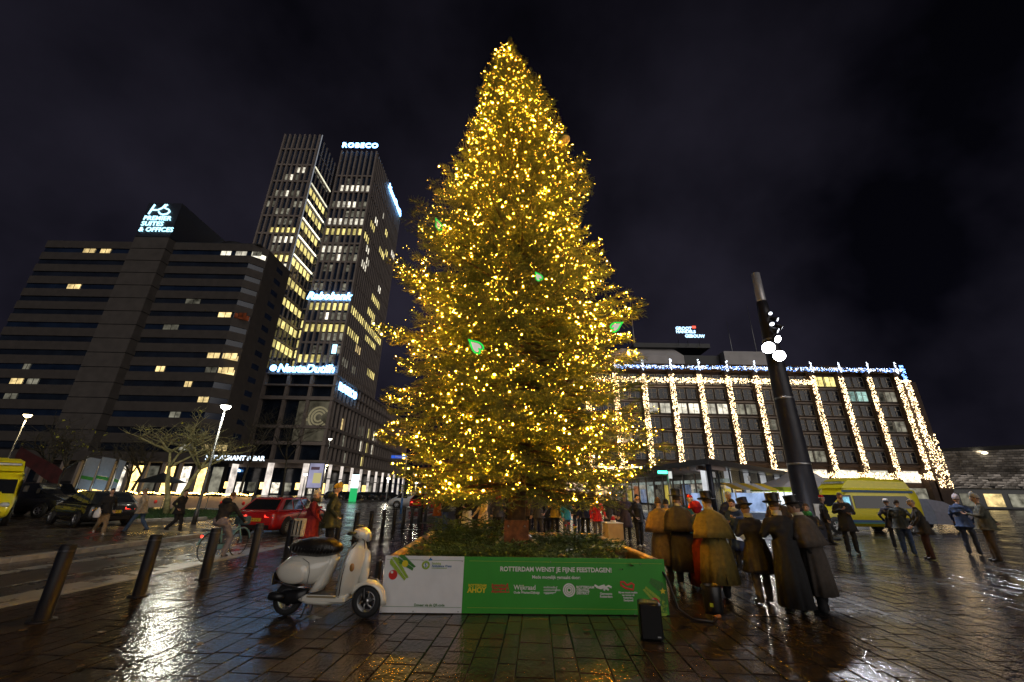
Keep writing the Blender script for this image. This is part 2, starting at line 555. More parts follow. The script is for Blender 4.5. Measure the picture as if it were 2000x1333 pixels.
# grass blades on the lawn
def grass(n):
    lat = rng.uniform(-26.5, -12.1, n); Y = rng.uniform(20.7, 33, n)
    keep = (lat < -14.6 + (Y - 20.5) * .64) & (lat > -14.5 - (Y - 20.5) * .937)
    lat, Y = lat[keep], Y[keep]; n = len(lat)
    X = -6.6 + .0668 * Y + lat
    a = rng.uniform(0, 2 * PI, n); h = rng.uniform(.05, .13, n); w = .012
    V = np.zeros((n, 3, 3))
    V[:, 0] = np.c_[X - w * np.cos(a), Y - w * np.sin(a), np.full(n, .045)]
    V[:, 1] = np.c_[X + w * np.cos(a), Y + w * np.sin(a), np.full(n, .045)]
    V[:, 2] = np.c_[X + rng.normal(0, .04, n), Y + rng.normal(0, .04, n), .05 + h]
    o = put('grass', npmesh('grass', V.reshape(-1, 3), np.arange(3 * n).reshape(-1, 3), M_grass))
    o['kind'] = 'stuff'; tag(o, 'short green grass on the lawn beside the road', 'grass')
grass(24000)
# fallen leaves, sodden on the paving
leafm = mat('fallen_leaf', (0.16, 0.09, 0.025), 0.5, var=.4, scale=30)
lv, lf = [], []
for k in range(260):
    if k < 130: p = street(random.uniform(-1, 14), random.uniform(4.8, 16))
    else: p = street(random.uniform(-13, -6.6), random.uniform(10, 24))
    a = random.uniform(0, 6.3); s = random.uniform(.02, .05); b = len(lv)
    for j in range(5):
        t = a + j * 2 * PI / 5
        lv.append((p.x + s * math.cos(t) * (1.3 if j == 0 else 1), p.y + s * math.sin(t), .012 + random.uniform(0, .012)))
    lf.append(tuple(range(b, b + 5)))
o = MB().add(lv, lf).build('fallen_leaves', leafm); o['kind'] = 'stuff'; tag(o, 'wet brown fallen leaves scattered on the paving', 'leaves')

# ================================================================== THE CHRISTMAS TREE
M_needle = mat('fir_needle', (0.112, 0.138, 0.028), 0.5, var=0.38, scale=3.5)
M_bark = mat('fir_bark', (0.10, 0.065, 0.04), 0.85, var=.4, scale=9, bump=.8, bscale=25)
M_bulb = glow('fairy_bulb', (1.0, 0.46, 0.014), 1300.0, sample=True)
M_bulbd = glow('fairy_bulb_small', (1.0, 0.56, 0.06), 17.0, sample=True)
TX, TY = 0.16, 9.25
def spray_template(seed):
    r = np.random.default_rng(seed); T = []
    def needles(a, b, n, ln, wd):
        d = b - a; L = np.linalg.norm(d); d = d / L
        s = np.cross(d, [0, 0, 1.0]); s /= np.linalg.norm(s); u = np.cross(s, d)
        for i in range(n):
            t = (i + r.random()) / n; p = a + d * L * t
            ang = r.choice([0, 0, PI, PI, PI / 2, -PI / 2 * .6]) + r.normal(0, .35)
            o = s * math.cos(ang) + u * math.sin(ang)
            tip = p + (d * .75 + o * .8) * ln * r.uniform(.75, 1.15)
            wv = np.cross(o, d); wv = wv / (np.linalg.norm(wv) + 1e-9)
            wv = (wv + s * .6); wv /= np.linalg.norm(wv)
            T.append([p - wv * wd, p + wv * wd, tip])
        T.append([a - u * .004, b, a + u * .008])
    ax = lambda t: np.array([t, .05 * math.sin(3 * t), -.10 * t * t])
    for i in range(5): needles(ax(i / 5), ax((i + 1) / 5), 10, .075, .0135)
    side = 1
    for t in np.linspace(.12, .90, 7):
        L = (.52 * (1 - t) + .17) * r.uniform(.8, 1.15); a = ax(t); an = r.uniform(.65, .95) * side
        b = a + np.array([math.cos(an), math.sin(an), r.uniform(-.22, .05)]) * L
        needles(a, b, max(8, int(L / .018)), .070, .0135)
        side = -side
    return np.array(T)                    # (n,3,3)
SPRAYS = [spray_template(s) for s in (1, 2, 3)]
def place_sprays(items, seed=5):
    """items: list of (pos, dir, up, scale) -> triangles"""
    out = []
    rr = np.random.default_rng(seed)
    which = rr.integers(0, 3, len(items))
    for w in range(3):
        it = [items[i] for i in np.nonzero(which == w)[0]]
        if not it: continue
        Pp = np.array([i[0] for i in it]); D = np.array([i[1] for i in it]); Uv = np.array([i[2] for i in it]); S = np.array([i[3] for i in it])
        D = D / np.linalg.norm(D, axis=1)[:, None]
        Sd = np.cross(Uv, D); Sd /= np.linalg.norm(Sd, axis=1)[:, None] + 1e-9
        Uv = np.cross(D, Sd)
        B = np.stack([D, Sd, Uv], axis=1) * S[:, None, None]      # rows
        T = SPRAYS[w].reshape(-1, 3)
        out.append((np.einsum('vk,nkc->nvc', T, B) + Pp[:, None, :]).reshape(-1, 3))
    return np.concatenate(out)
PROF = [(1.6, 1.7), (2.2, 2.45), (3.0, 2.95), (4.8, 3.15), (6.8, 2.78), (8.6, 2.18), (10.8, 1.62), (12.5, 1.15), (13.6, .82), (14.5, .55), (15.3, .34), (16.0, .14), (16.6, .04)]
def sway(z): return -.42 * (max(0, z) / 16.6) ** 1.3
def prof(z): return float(np.interp(z, [p[0] for p in PROF], [p[1] for p in PROF]))
tree = thing('christmas_tree', 'towering spruce covered in golden fairy lights in a timber planter', 'tree', (TX, TY, 0.0))
br = MB(); items = []; tips = []
tr = random.Random(21)
z = 1.85
while z < 16.3:
    step = 0.30 if z < 11 else 0.22
    n = 15 if z < 6 else 13 if z < 12 else 10
    a0 = tr.uniform(0, 6.28)
    for k in range(n):
        az = a0 + k * 2 * PI / n + tr.uniform(-.25, .25)
        h = min(1, (z - 1.5) / 14.5)
        lump = 1 + .13 * math.sin(az * 2.0 + z * .9) + .12 * math.sin(az * 3.0 - z * 1.7) + .07 * math.sin(az * 5.0 + z * 3.1)
        lump = 1 + (lump - 1) * (1 if z < 8 else .6)
        L = prof(z + .1) * tr.uniform(.78, 1.06) * lump * .95
        if z > 14.8: L = prof(z + .3) * tr.uniform(.8, 1.1)
        if tr.random() < .10: L *= 1.12
        up = -.02 + .55 * h ** 1.3; droop = (.30 if z > 3 else .20) * (1 - h) + .06; tipup = .16 + .10 * tr.random()
        z0 = z + tr.uniform(-.12, .12)
        def pt(t, az=az, L=L, up=up, droop=droop, tipup=tipup, z0=z0):
            return np.array([sway(z0) + t * L * math.cos(az + .06 * math.sin(5 * t)), t * L * math.sin(az + .06 * math.sin(5 * t)), z0 + L * (up * t - droop * t * t + tipup * t ** 4)])
        br.tube([pt(t) for t in (0, .35, .7, 1)], [.034 * (.4 + L / 3.2), .024 * (.4 + L / 3.2), .012, .004], 5, sm=True)
        s = .22 * L if L > 1.2 else .1; side = 1
        while s < L:
            t = s / L; p = pt(t); d = pt(min(1, t + .05)) - pt(t - .05); d /= np.linalg.norm(d)
            sd = np.cross(d, [0, 0, 1.0]); sd /= np.linalg.norm(sd) + 1e-9
            an = tr.uniform(.55, 1.1) * side * (1 - .35 * t)
            dd = d * math.cos(an) + sd * math.sin(an) + np.array([0, 0, tr.uniform(-.38, .10)])
            ln = min(.12 + .45 * L, .30 + .62 * (1 - t) * min(1, L / 2.2)) * tr.uniform(.75, 1.2)
            upv = np.array([tr.uniform(-.35, .35), tr.uniform(-.35, .35), 1.0])
            items.append((p, dd, upv, ln)); tips.append((p + dd / np.linalg.norm(dd) * ln * tr.uniform(.3, .95), t))
            s += .100 if t > .4 else .2; side = -side
        p = pt(1); d = pt(1) - pt(.93)
        items.append((pt(.9), d + np.array([0, 0, .05]), np.array([0, 0, 1.0]), min(.42, .14 + .35 * L) * tr.uniform(.8, 1.15)))
        tips.append((pt(1.0), 1.0))
    z += step
for k in range(7):      # leader
    items.append((np.array([-.40, 0, 15.6 + k * .12]), np.array([math.cos(k * 2.4) * .22, math.sin(k * 2.4) * .22, 1.0]), np.array([1.0, .2, 0]), .24))
V = place_sprays(items)
put('crown', npmesh('crown', V, np.arange(len(V)).reshape(-1, 3), M_needle), tree)
br.tube([(0, 0, .35), (0.01, 0, 3), (-.05, 0, 8), (-.22, 0, 13), (-.36, 0, 16.5)], [.20, .18, .12, .06, .01], 12)
br.build('trunk', M_bark, tree)
# fairy lights: far too many to count
bulbs_v, bulbs_f, bmi = [], [], []
octv = [(1, 0, 0), (-1, 0, 0), (0, 1, 0), (0, -1, 0), (0, 0, 1), (0, 0, -1)]
octf = [(0, 2, 4), (2, 1, 4), (1, 3, 4), (3, 0, 4), (2, 0, 5), (1, 2, 5), (3, 1, 5), (0, 3, 5)]
outer = [t for t in tips if t[1] > .45]
def bulb(p, r):
    b = len(bulbs_v)
    bulbs_v.extend((p[0] + r * v[0], p[1] + r * v[1], p[2] + r * v[2]) for v in octv)
    bulbs_f.extend(tuple(i + b for i in f) for f in octf)
k = 0
while k < 7400:
    p, t = outer[tr.randrange(len(outer))]
    az_ = math.atan2(p[1], p[0]); thick = .5 + .5 * math.sin(az_ * 4 + p[2] * 1.9 + 2 * math.sin(p[2] * 1.1)) * math.sin(az_ * 7 - p[2] * 2.3)
    if tr.random() > .28 + .72 * thick - .25 * (p[2] > 13): continue
    if p[2] > 15.9 or math.hypot(p[0] - sway(p[2]), p[1]) > prof(p[2]) * 1.15 + .25: continue
    k += 1
    rad = math.hypot(p[0] - sway(p[2]), p[1]) + 1e-6
    o = .10 * tr.random()
    q = (p[0] * (1 + o / rad) + tr.gauss(0, .04), p[1] * (1 + o / rad) + tr.gauss(0, .04), p[2] + tr.uniform(-.02, .10))
    bc_ = tr.random(); bulb(q, (lambda c: tr.uniform(.013, .018) if c < .04 else tr.uniform(.0065, .0098) if c < .20 else tr.uniform(.0045, .0085))(bc_)); bmi.extend([0 if bc_ < .20 else 1] * 8)
fl = MB(); fl.v, fl.f = bulbs_v, bulbs_f; fl.mi = bmi; fl.sm = [False] * len(bulbs_f)
o = fl.build('fairy_lights', [M_bulb, M_bulbd], tree); o['kind'] = 'stuff'

# ornaments hanging in the tree
M_hgreen = glow('heart_tube_green', (0.03, 0.75, 0.10), 1.0)
M_hwhite = glow('heart_face_white', (1.0, 0.93, 0.80), 0.55)
def heart(px, py, dist, size, tilt, label, yaw=0.0):
    p = P(px, py, dist)
    t = thing('heart_ornament', label, 'ornament', p, yaw)
    pts = []
    for k in range(25):
        a = 2 * PI * k / 24
        x = 16 * math.sin(a) ** 3; y = 13 * math.cos(a) - 5 * math.cos(2 * a) - 2 * math.cos(3 * a) - math.cos(4 * a)
        pts.append(Vector((x / 17 * .62, 0, y / 17)) * size)
    q = Matrix.Rotation(tilt, 3, 'Y')
    pts = [q @ v for v in pts]
    MB().tube(pts, size * .095, 8).build('light_tube', M_hgreen, t)
    MB().poly([v * .72 for v in pts[:-1]], .02, (0, 1, 0)).build('face', M_hwhite, t)
heart(930, 677, TY - 3.3, .16, 2.2, 'green rimmed heart low on the tree front, lying on its side', .4)
heart(1203, 638, TY - 2.0, .16, -1.9, 'green rimmed heart at the tree flank facing the light columned building', -.7)
heart(857, 440, TY - 1.9, .16, 2.5, 'small green heart half hidden on the tree flank facing the towers', .8)
heart(1052, 541, TY - 3.0, .11, 2.6, 'tiny green heart in the middle of the tree', .1)
p = P(1101, 276, TY - .9)
t = thing('disc_ornament', 'round cream disc hanging high in the tree', 'ornament', p, -.6)
MB().lathe([(.001, -.02), (.18, -.02), (.19, 0), (.18, .02), (.001, .02)], 24, axis='Y').build('disc', mat('disc_cream', (.5, .38, .16), .4), t)
MB().tube([(0, 0, .18), (0, 0, .55)], .008, 5).build('hanger', M_bark, t)

# ================================================================== PLANTER
M_timber = mat('pale_timber', (0.46, 0.29, 0.12), 0.5, var=.3, scale=7, bump=.25, bscale=18)
M_ply = mat('plywood', (0.42, 0.31, 0.18), 0.6, var=.2, scale=4)
M_rust = mat('rusty_steel', (0.15, 0.06, 0.022), 0.6, metal=.4, var=.6, scale=8, bump=.2)
M_galv = mat('galvanised', (0.42, 0.42, 0.42), 0.35, metal=.9, var=.2)
M_soil = mat('bark_mulch', (0.025, 0.017, 0.011), 0.9, var=.5, scale=14, bump=.8)
PW, PD, PH = 4.30, 4.40, 0.735
prz = math.atan2(.14, 4.3)
pl = thing('tree_planter', 'square timber planter with a printed front board under the tree', 'planter', (0.21, 9.2, 0), prz)
for sx in (-1, 1):
    for k in range(3): MB().box((sx * (PW / 2 - .03), 0, .115 + k * .22), (.05, PD - .14, .212)).build('plank', M_ply, pl)
    MB().bbox((sx * (PW / 2 - .055), -.03, PH - .03), (.13, PD - .06, .06), .012).build('top_rail', M_timber, pl)
    for k in range(4): MB().box((sx * (PW / 2 - .09), -PD / 2 + .5 + k * 1.1, .34), (.06, .09, .66)).build('stud', M_timber, pl)
for k in range(3): MB().box((0, PD / 2 - .03, .115 + k * .22), (PW - .12, .05, .212)).build('plank', M_ply, pl)
MB().bbox((0, PD / 2 - .055, PH - .027), (PW - .24, .13, .06), .012).build('top_rail', M_timber, pl)
MB().box((0, -PD / 2 + .06, .35), (PW - .14, .05, .70)).build('front_frame', M_ply, pl)
MB().box((0, 0, .26), (PW - .14, PD - .16, .50)).build('mulch_bed', M_soil, pl)
for x, y, a, L in ((-.75, -1.15, .15, 1.3), (.95, -1.25, -.1, .9), (1.0, -.2, .5, 1.2)):
    MB().bbox((x, y, .56), (L, .16, .06), .01, a).build('brace_plank', M_timber, pl)
# trunk collar
tc = thing('trunk_collar', 'rusty square steel collar gripping the tree trunk', 'collar', (TX, TY, 0))
MB().ext((-.25, -.25, .5), (.25, -.215, 1.16)).build('plate', M_rust, tc)
MB().ext((-.25, .215, .5), (.25, .25, 1.16)).build('plate', M_rust, tc)
for s in (-1, 1): MB().ext((s * .25, -.213, .5), (s * .215, .213, 1.16)).build('plate', M_rust, tc)
for x in (-.17, .17): MB().lathe([(.022, 0), (.022, .03)], 6, (x, -.285, 1.05), 'Y').build('bolt', M_galv, tc)
for s in (-1, 1):
    MB().tube([(s * .235, -.20, .86), (s * .72, -.62, .515)], .028, 4, sm=False).build('strut', M_galv, tc)
    MB().tube([(s * .235, .20, .86), (s * .72, .62, .515)], .028, 4, sm=False).build('strut', M_galv, tc)
# loose fir cuttings
it = []
for k in range(300):
    x = random.uniform(-1.95, 1.95); y = random.uniform(-1.85, 2.0)
    if abs(x) < .42 and -.7 < y < .5: continue
    heap = .55 * math.exp(-((x + 1.0) ** 2 + (y - .9) ** 2) * 1.2) + .28 * math.exp(-((x - 1.3) ** 2 + (y + .1) ** 2)) + .2 * math.exp(-((x + .4) ** 2 + (y + 1.4) ** 2) * 2)
    a = random.uniform(0, 6.28); s = random.uniform(.5, .95)
    if abs(x + s * math.cos(a)) > 2.05 or abs(y + s * math.sin(a)) > 2.1: s *= .5; x *= .75; y *= .75
    it.append((np.array([x, y, .55 + heap * random.uniform(.2, 1) + random.uniform(0, .07)]), np.array([math.cos(a), math.sin(a), random.uniform(-.05, .30)]), np.array([random.uniform(-.3, .3), random.uniform(-.3, .3), 1.]), s))
V = place_sprays(it, 9)
o = put('fir_cuttings', npmesh('fir_cuttings', V, np.arange(len(V)).reshape(-1, 3), mat('cut_fir_needle', (0.055, 0.10, 0.028), .5, var=.35, scale=4)), None, (0.21, 9.2, 0), (0, 0, prz))
o['kind'] = 'stuff'; tag(o, 'heaped green fir cuttings covering the planter bed', 'fir cuttings')
sr = thing('berry_sprig', 'sprig of red and yellow berries stuck in the planter back corner', 'sprig', (1.55, 11.0, .5))
for k in range(7):
    a = k * .9; MB().tube([(0, 0, 0), (.14 * math.cos(a), .06 * math.sin(a), .40 + .04 * (k % 3))], .006, 5).build('stem', M_bark, sr)
    MB().ell((.14 * math.cos(a), .06 * math.sin(a), .41 + .04 * (k % 3)), (.028,) * 3, 8, 6).build('berry', mat('berry_red', (.5, .02, .015), .3) if k % 3 else mat('berry_yellow', (.6, .45, .04), .3), sr)

# ================================================================== FRONT BOARD OF THE PLANTER
M_white = mat('print_white', (0.80, 0.81, 0.83), 0.45, var=.04)
M_green = mat('print_green', (0.034, 0.32, 0.022), 0.45, var=.08, scale=2)
M_pw = mat('ink_white', (0.82, 0.83, 0.80), 0.5, var=.03)
M_py = mat('ink_yellow', (0.75, 0.62, 0.02), 0.5, var=.03)
M_pr = mat('ink_red', (0.62, 0.025, 0.02), 0.45, var=.05)
M_pb = mat('ink_blue', (0.03, 0.17, 0.42), 0.5, var=.05)
M_pl = mat('ink_lime', (0.30, 0.46, 0.04), 0.5, var=.15, scale=30)
M_pd = mat('ink_darkgreen', (0.05, 0.20, 0.03), 0.5, var=.2, scale=30)
M_black = mat('black_plastic', (0.012, 0.012, 0.013), 0.35, var=.2)
BX0, BY0 = -2.165, -2.215                    # planter-local, front face
board = lambda u, v, k=0: (BX0 + u, BY0 - .006 - .0015 * k, v)
U = lambda px: (px - 735) / (1297 - 735) * 4.33
W = lambda py: (1200.5 - py) / 110.5 * .755
MB().ext((BX0, BY0, .012), (BX0 + 1.205, BY0 + .018, .757)).build('white_board', M_white, pl)
MB().ext((BX0 + 1.208, BY0, .012), (BX0 + 4.33, BY0 + .018, .757)).build('green_board', M_green, pl)
def sign(key, px, py, m, k=1, left=False):
    text(key, m, pl, board(U(px), W(py), k))
sign('wens', 1076, 1113.5, M_pw); sign('mede', 1076, 1128.5, M_pw)
sign('ahoy1', 920, 1146, M_py); sign('ahoy2', 919, 1155, M_py)
sign('apt', 948, 1151, M_pr); sign('wijk', 991.5, 1149, M_pw); sign('wijk2', 991.5, 1158.5, M_pw)
sign('mmc', 1050.5, 1153, M_pw); sign('rcd', 1115.5, 1153, M_pw); sign('gem', 1174, 1162, M_pw); sign('bij', 1218, 1164, M_pw)
sign('don', 829, 1184, M_pd); sign('sti', 828, 1104, M_pl); sign('amb', 828, 1109, M_pb); sign('amb3', 828, 1113, M_pl)
def printed(name, m, strokes, w, k=1, closed=False):
    mb = MB()
    for s in strokes:
        pts = [board(U(x), W(y), k) for x, y in s]
        mb.tube(pts, w, 4, sm=False, flat=1)
        for q in range(1):
            pass
    o = mb.build(name, m, pl); return o
def flatten(o, k=1):
    for v in o.data.vertices: v.co.y = BY0 - .004 - .0015 * k + (v.co.y - (BY0 - .006 - .0015 * k)) * .12
    return o
# concentric mark, ribbon bird, heart, emblem, lines
for r in (4, 7.5, 11): flatten(printed('ring_mark', M_pw, [[(1101 + r * math.cos(a / 24 * 6.283), 1153 + r * 1.08 * math.sin(a / 24 * 6.283)) for a in range(25)]], .010))
flatten(printed('bird_mark', M_pw, [[(1152, 1143), (1160, 1147), (1168, 1144), (1174, 1147), (1180, 1144), (1186, 1147)], [(1170, 1142), (1174, 1148), (1170, 1153)], [(1174, 1148), (1180, 1152)], [(1155, 1146), (1164, 1149), (1172, 1147)]], .014))
flatten(printed('heart_mark', M_pr, [[(1217, 1142), (1211, 1136), (1205, 1136), (1205, 1142), (1214, 1148), (1229, 1151), (1231, 1141), (1226, 1138), (1221, 1141), (1217, 1142)]], .014))
flatten(printed('emblem', M_pl, [[(816 + 6.4 * math.cos(a / 24 * 6.283), 1107.5 + 6.6 * math.sin(a / 24 * 6.283)) for a in range(25)]], .013))
flatten(printed('emblem_figure', M_pb, [[(816, 1103), (815, 1107), (817, 1109), (815, 1112)]], .008))
flatten(printed('emblem_leaf', M_pl, [[(811, 1104), (812, 1106)], [(821, 1104), (820, 1106)], [(811, 1111), (812, 1109)], [(821, 1111), (820, 1109)]], .012))
flatten(printed('bird_print', M_pb, [[(821, 1097), (828, 1096.5)], [(824, 1098), (824.5, 1092.5)]], .011))
flatten(printed('figure_mark', M_pr, [[(975, 1158), (977, 1146), (979, 1141), (980, 1150), (983, 1158), (964, 1158)]], .007))
flatten(printed('corner_line', M_pw, [[(1077, 1146), (1074, 1158), (1054, 1161)]], .005))
for y in (1098, 1188):
    flatten(printed('border_line', M_pl, [[(902, y), (1292, y + 1)]], .0028)); flatten(printed('border_line', M_pd, [[(738, y - 1), (890, y)]], .0022))
def sprig(pts, m, name='fir_print'):
    mb = MB()
    (x0, y0), (x1, y1) = pts
    n = 14
    for i in range(n):
        t = (i + .5) / n; x, y = x0 + (x1 - x0) * t, y0 + (y1 - y0) * t
        dx, dy = (x1 - x0), (y1 - y0); L = math.hypot(dx, dy); dx, dy = dx / L, dy / L
        for s in (-1, 1):
            ln = 14 * (1 - .5 * t)
            ex, ey = x + (dx * .8 - dy * s * .75) * ln, y + (dy * .8 + dx * s * .75) * ln
            nx, ny = -(ey - y) / ln * 2.3, (ex - x) / ln * 2.3
            a, b, c, d = [board(U(p), W(q), 1 + .2 * (i % 3)) for p, q in ((x - nx * .4, y - ny * .4), ((x + ex) / 2 + nx, (y + ey) / 2 + ny), (ex, ey), ((x + ex) / 2 - nx, (y + ey) / 2 - ny))]
            mb.quad(a, b, c, d)
    mb.build(name, m, pl)
sprig(((746, 1092), (778, 1132)), M_pl); sprig(((758, 1090), (790, 1112)), M_pd)
sprig(((1294, 1190), (1254, 1150)), M_pl); sprig(((1296, 1195), (1250, 1186)), M_pl); sprig(((1293, 1150), (1268, 1134)), M_pd); sprig(((1280, 1200), (1292, 1150)), M_pd)
for x, y, r, m in ((753.5, 1127, 8.5, M_pr), (775, 1105, 6, M_py), (1270, 1176, 9.5, M_pr)):
    MB().poly([board(U(x + r * math.cos(a / 20 * 6.283)), W(y + r * 1.12 * math.sin(a / 20 * 6.283)), 3) for a in range(20)], .001).build('bauble_print', m, pl)
for x, y, r in ((751, 1122, 2.6), (1267, 1171, 3.4)):
    MB().poly([board(U(x + r * math.cos(a / 12 * 6.283)), W(y + r * math.sin(a / 12 * 6.283)), 4) for a in range(12)], .001).build('bauble_highlight', M_pw, pl)
star = [(1288 + (7 if k % 2 == 0 else 3) * math.sin(k * PI / 5), 1153 - (7 if k % 2 == 0 else 3) * math.cos(k * PI / 5)) for k in range(10)]
MB().poly([board(U(x), W(y), 3) for x, y in star], .001).build('star_print', M_py, pl)
for x, y in ((738, 1196), (810, 1098), (888, 1099), (799, 1195.5), (885, 1195.5), (1248, 1100), (1228, 1198), (1065, 1098)):
    MB().lathe([(.008, -.004), (.008, .004)], 8, board(U(x), W(y), 3), 'Y').build('screw', M_galv, pl)

# things round the planter
ped = thing('pedestal_box', 'pale plywood pedestal box behind the planter corner', 'box', (3.02, 12.7, 0), .12)
MB().bbox((0, 0, .46), (.46, .46, .92), .008).build('body', M_ply, ped)
MB().bbox((0, 0, .925), (.48, .48, .02), .005).build('lid', M_white, ped)
gn = thing('red_knob_ornament', 'small red and white ornament standing on the pedestal box', 'ornament', (3.02, 12.6, .936))  # small ornament, gives no light
MB().lathe([(.075, 0), (.085, .03), (.075, .06)], 14).build('base', M_pw, gn)
MB().lathe([(.066, .061), (.06, .12), (.03, .165)], 14).build('dome', M_pr, gn)
MB().ell((0, 0, .18), (.025,) * 3, 10, 8).build('knob', M_pw, gn)
sp = G(1275, 1250)
spk = thing('loudspeaker', 'black box loudspeaker on the paving before the green board', 'loudspeaker', (1.84, 6.05, 0), -.18)
MB().bbox((0, 0, .205), (.27, .24, .40), .018).build('cabinet', M_black, spk)
MB().box((0, -.124, .205), (.235, .008, .36)).build('grille', mat('speaker_grille', (.006, .006, .007), .6, var=.3, scale=200, bump=.5, bscale=400), spk)
MB().box((.08, -.13, .05), (.04, .004, .014)).build('badge', M_galv, spk)
for x in (-.1, .1):
    for y in (-.09, .09): MB().lathe([(.015, .0), (.015, .012)], 8, (x, y, 0)).build('foot', M_black, spk)
bn = G(1395, 1196)
bb = thing('black_bag', 'black bucket bag with a small reflective tag beside the singers', 'bag', (bn.x, bn.y, 0))
MB().lathe([(.001, 0), (.125, 0), (.135, .03), (.14, .2), (.15, .36), (.135, .375), (.12, .36), (.11, .05), (.001, .05)], 20).build('body', M_black, bb)
MB().tube([(-.145, 0, .30), (-.15, -.06, .24), (-.15, .06, .24), (-.145, 0, .30)], .008, 6).build('handle', M_black, bb)
MB().box((-.08, -.125, .12), (.05, .004, .05), -.6).build('tag', mat('reflective_tag', (.45, .6, .05), .3), bb)
cb = MB().tube([(2.33, 7.2, .74), (2.45, 7.0, .5), (2.55, 6.95, .12), (2.7, 6.85, .02), (2.95, 6.75, .016), (3.1, 6.95, .016)], .018, 6).build('power_cable', M_black)
tag(cb, 'thick black cable running down the planter corner to the ground', 'cable')
pg = thing('cable_plug', 'orange cable plug lying on the wet paving', 'plug', (3.14, 6.98, .024), .5)
MB().lathe([(.02, -.06), (.024, 0), (.022, .05)], 10, axis='X').build('body', mat('plug_orange', (.6, .2, .05), .4), pg)
bl = MB().bbox((0, 0, .30), (.05, .16, .42), .008).build('junction_box', M_black, None, (-2.01, 7.05, 0.16)); tag(bl, 'narrow black junction box fixed to the planter side by the scooter', 'box')

# ================================================================== BUILDINGS
M_conc = mat('brown_concrete', (0.055, 0.046, 0.041), 0.8, var=.18, scale=.8, bump=.15, bscale=6)
M_conc2 = mat('core_concrete', (0.072, 0.062, 0.056), 0.8, var=.18, scale=.6, bump=.15, bscale=6)
M_pier = mat('stone_pier', (0.23, 0.19, 0.165), 0.6, var=.15, scale=.5)
M_glass = mat('dark_glazing', (0.012, 0.017, 0.028), 0.12, var=.4, scale=.3, spec=.6)
M_bglass = mat('blue_glazing', (0.010, 0.020, 0.045), 0.10, var=.4, scale=.3, spec=.6)
M_dark = mat('dark_frame', (0.018, 0.018, 0.02), 0.45, var=.2)
M_roof = mat('roof_felt', (0.03, 0.03, 0.032), 0.8)
M_lit = glow('lit_room_warm', (1.0, 0.74, 0.32), 1.2, .55, .9, .45)
M_lit2 = glow('lit_room_white', (1.0, 0.93, 0.74), 1.25, .55, .9, .35)
M_lity = glow('lit_room_yellow', (1.0, 0.83, 0.28), 1.25, .45, .9, .4)
M_dim = glow('dim_room', (0.70, 0.66, 0.50), 0.30, .8, .8, .3)
M_red = glow('dim_red_room', (0.55, 0.13, 0.05), 0.16, .6, .9)
M_sign = glow('sign_blue_white', (0.20, 0.50, 1.0), 8.0)
M_signw = glow('sign_white', (0.75, 0.88, 1.0), 2.2)
M_shop = glow('shop_warm', (1.0, 0.66, 0.20), 3.2, .5, 1.4, .6)
M_shopw = glow('shop_white', (1.0, 0.90, 0.72), 1.4, .8, 1.1, .4)
M_colu = glow('uplit_column_glow', (1.0, 0.88, 0.78), .75, .6, .5, .8)  # uplighting put into the arcade pillars as a glow of their own

# ---- hotel block with the tall lettered core
HX, HY = -98.8, 72.0
hotel = thing('hotel_block', 'dark concrete slab hotel with ribbon windows and lettered stair core', 'building', (HX, HY, 0))
HW, FH = 45.8, 2.83
cx0, cx1 = 19.8, 27.0
MB().ext((0, .6, 0), (HW - 2.7, 11, 49.0)).build('wall', M_dark, hotel)
side_y = 11.0
for f in range(15):
    zb = 48.3 - f * FH            # window head of this floor
    for a, b in ((0, cx0 - .02), (cx1 + .02, HW - 2.2)):
        MB().ext((a, .25, zb - 1.15), (b, .58, zb - .003)).build('ribbon_window', M_glass if f % 3 else M_bglass, hotel)
        MB().ext((a, 0, zb), (b, .59, zb + FH - 1.155)).build('spandrel', M_conc, hotel)
    # chamfered corner and gable with small windows
    for nm, m, z0, z1, i in (('ribbon_window', M_bglass, zb - 1.15, zb - .003, .22), ('spandrel', M_conc, zb, zb + FH - 1.155, 0)):
        p = [(HW - 2.2, i, z0), (HW - i, 2.2, z0), (HW - i - .5, 2.6, z0), (HW - 2.4, i + .5, z0)]
        MB().loft([p, [(q[0], q[1], z1) for q in p]]).build(nm, m, hotel)
    if f < 14: MB().ext((HW - .25, 6.0, zb - 1.2), (HW + .012, 8.4, zb - .1)).build('gable_window', M_bglass, hotel)
MB().ext((HW - .9, 2.25, 6), (HW, 11, 49.9)).build('gable_wall', M_conc, hotel)
MB().ext((0, .1, 49.37), (cx0 - .1, 11, 50.1)).build('roof', M_roof, hotel)
MB().ext((cx1 + .1, .1, 49.97), (HW - .92, 11, 50.2)).build('roof', M_roof, hotel)
# core of stacked panels
for k in range(17):
    MB().ext((cx0, -1.6, 2.2 + k * 2.83), (cx1, .55, 2.2 + (k + 1) * 2.83 - .14)).build('core_panel', M_conc2, hotel)
MB().ext((cx0 + .12, -1.45, 0), (cx1 - .12, 10.5, 50.2)).build('core_shaft', M_dark, hotel)
sb = MB().loft([[(cx0, -1.6, 50.3), (cx1, -1.6, 50.3), (cx1, 15, 50.3), (cx0, 15, 50.3)], [(cx0, -1.6, 58.9), (cx1, -1.6, 58.9), (cx1, 15, 58.9), (cx0, 15, 58.9)]]).build('sign_tower', mat('navy_cladding', (.02, .022, .035), .5, var=.2), hotel)
MB().lathe([(3.6, 50.1), (3.6, 56.2), (3.3, 56.6), (.01, 56.6)], 24, (cx1 + 4.2, 12, 0)).build('roof_tank', M_dark, hotel)
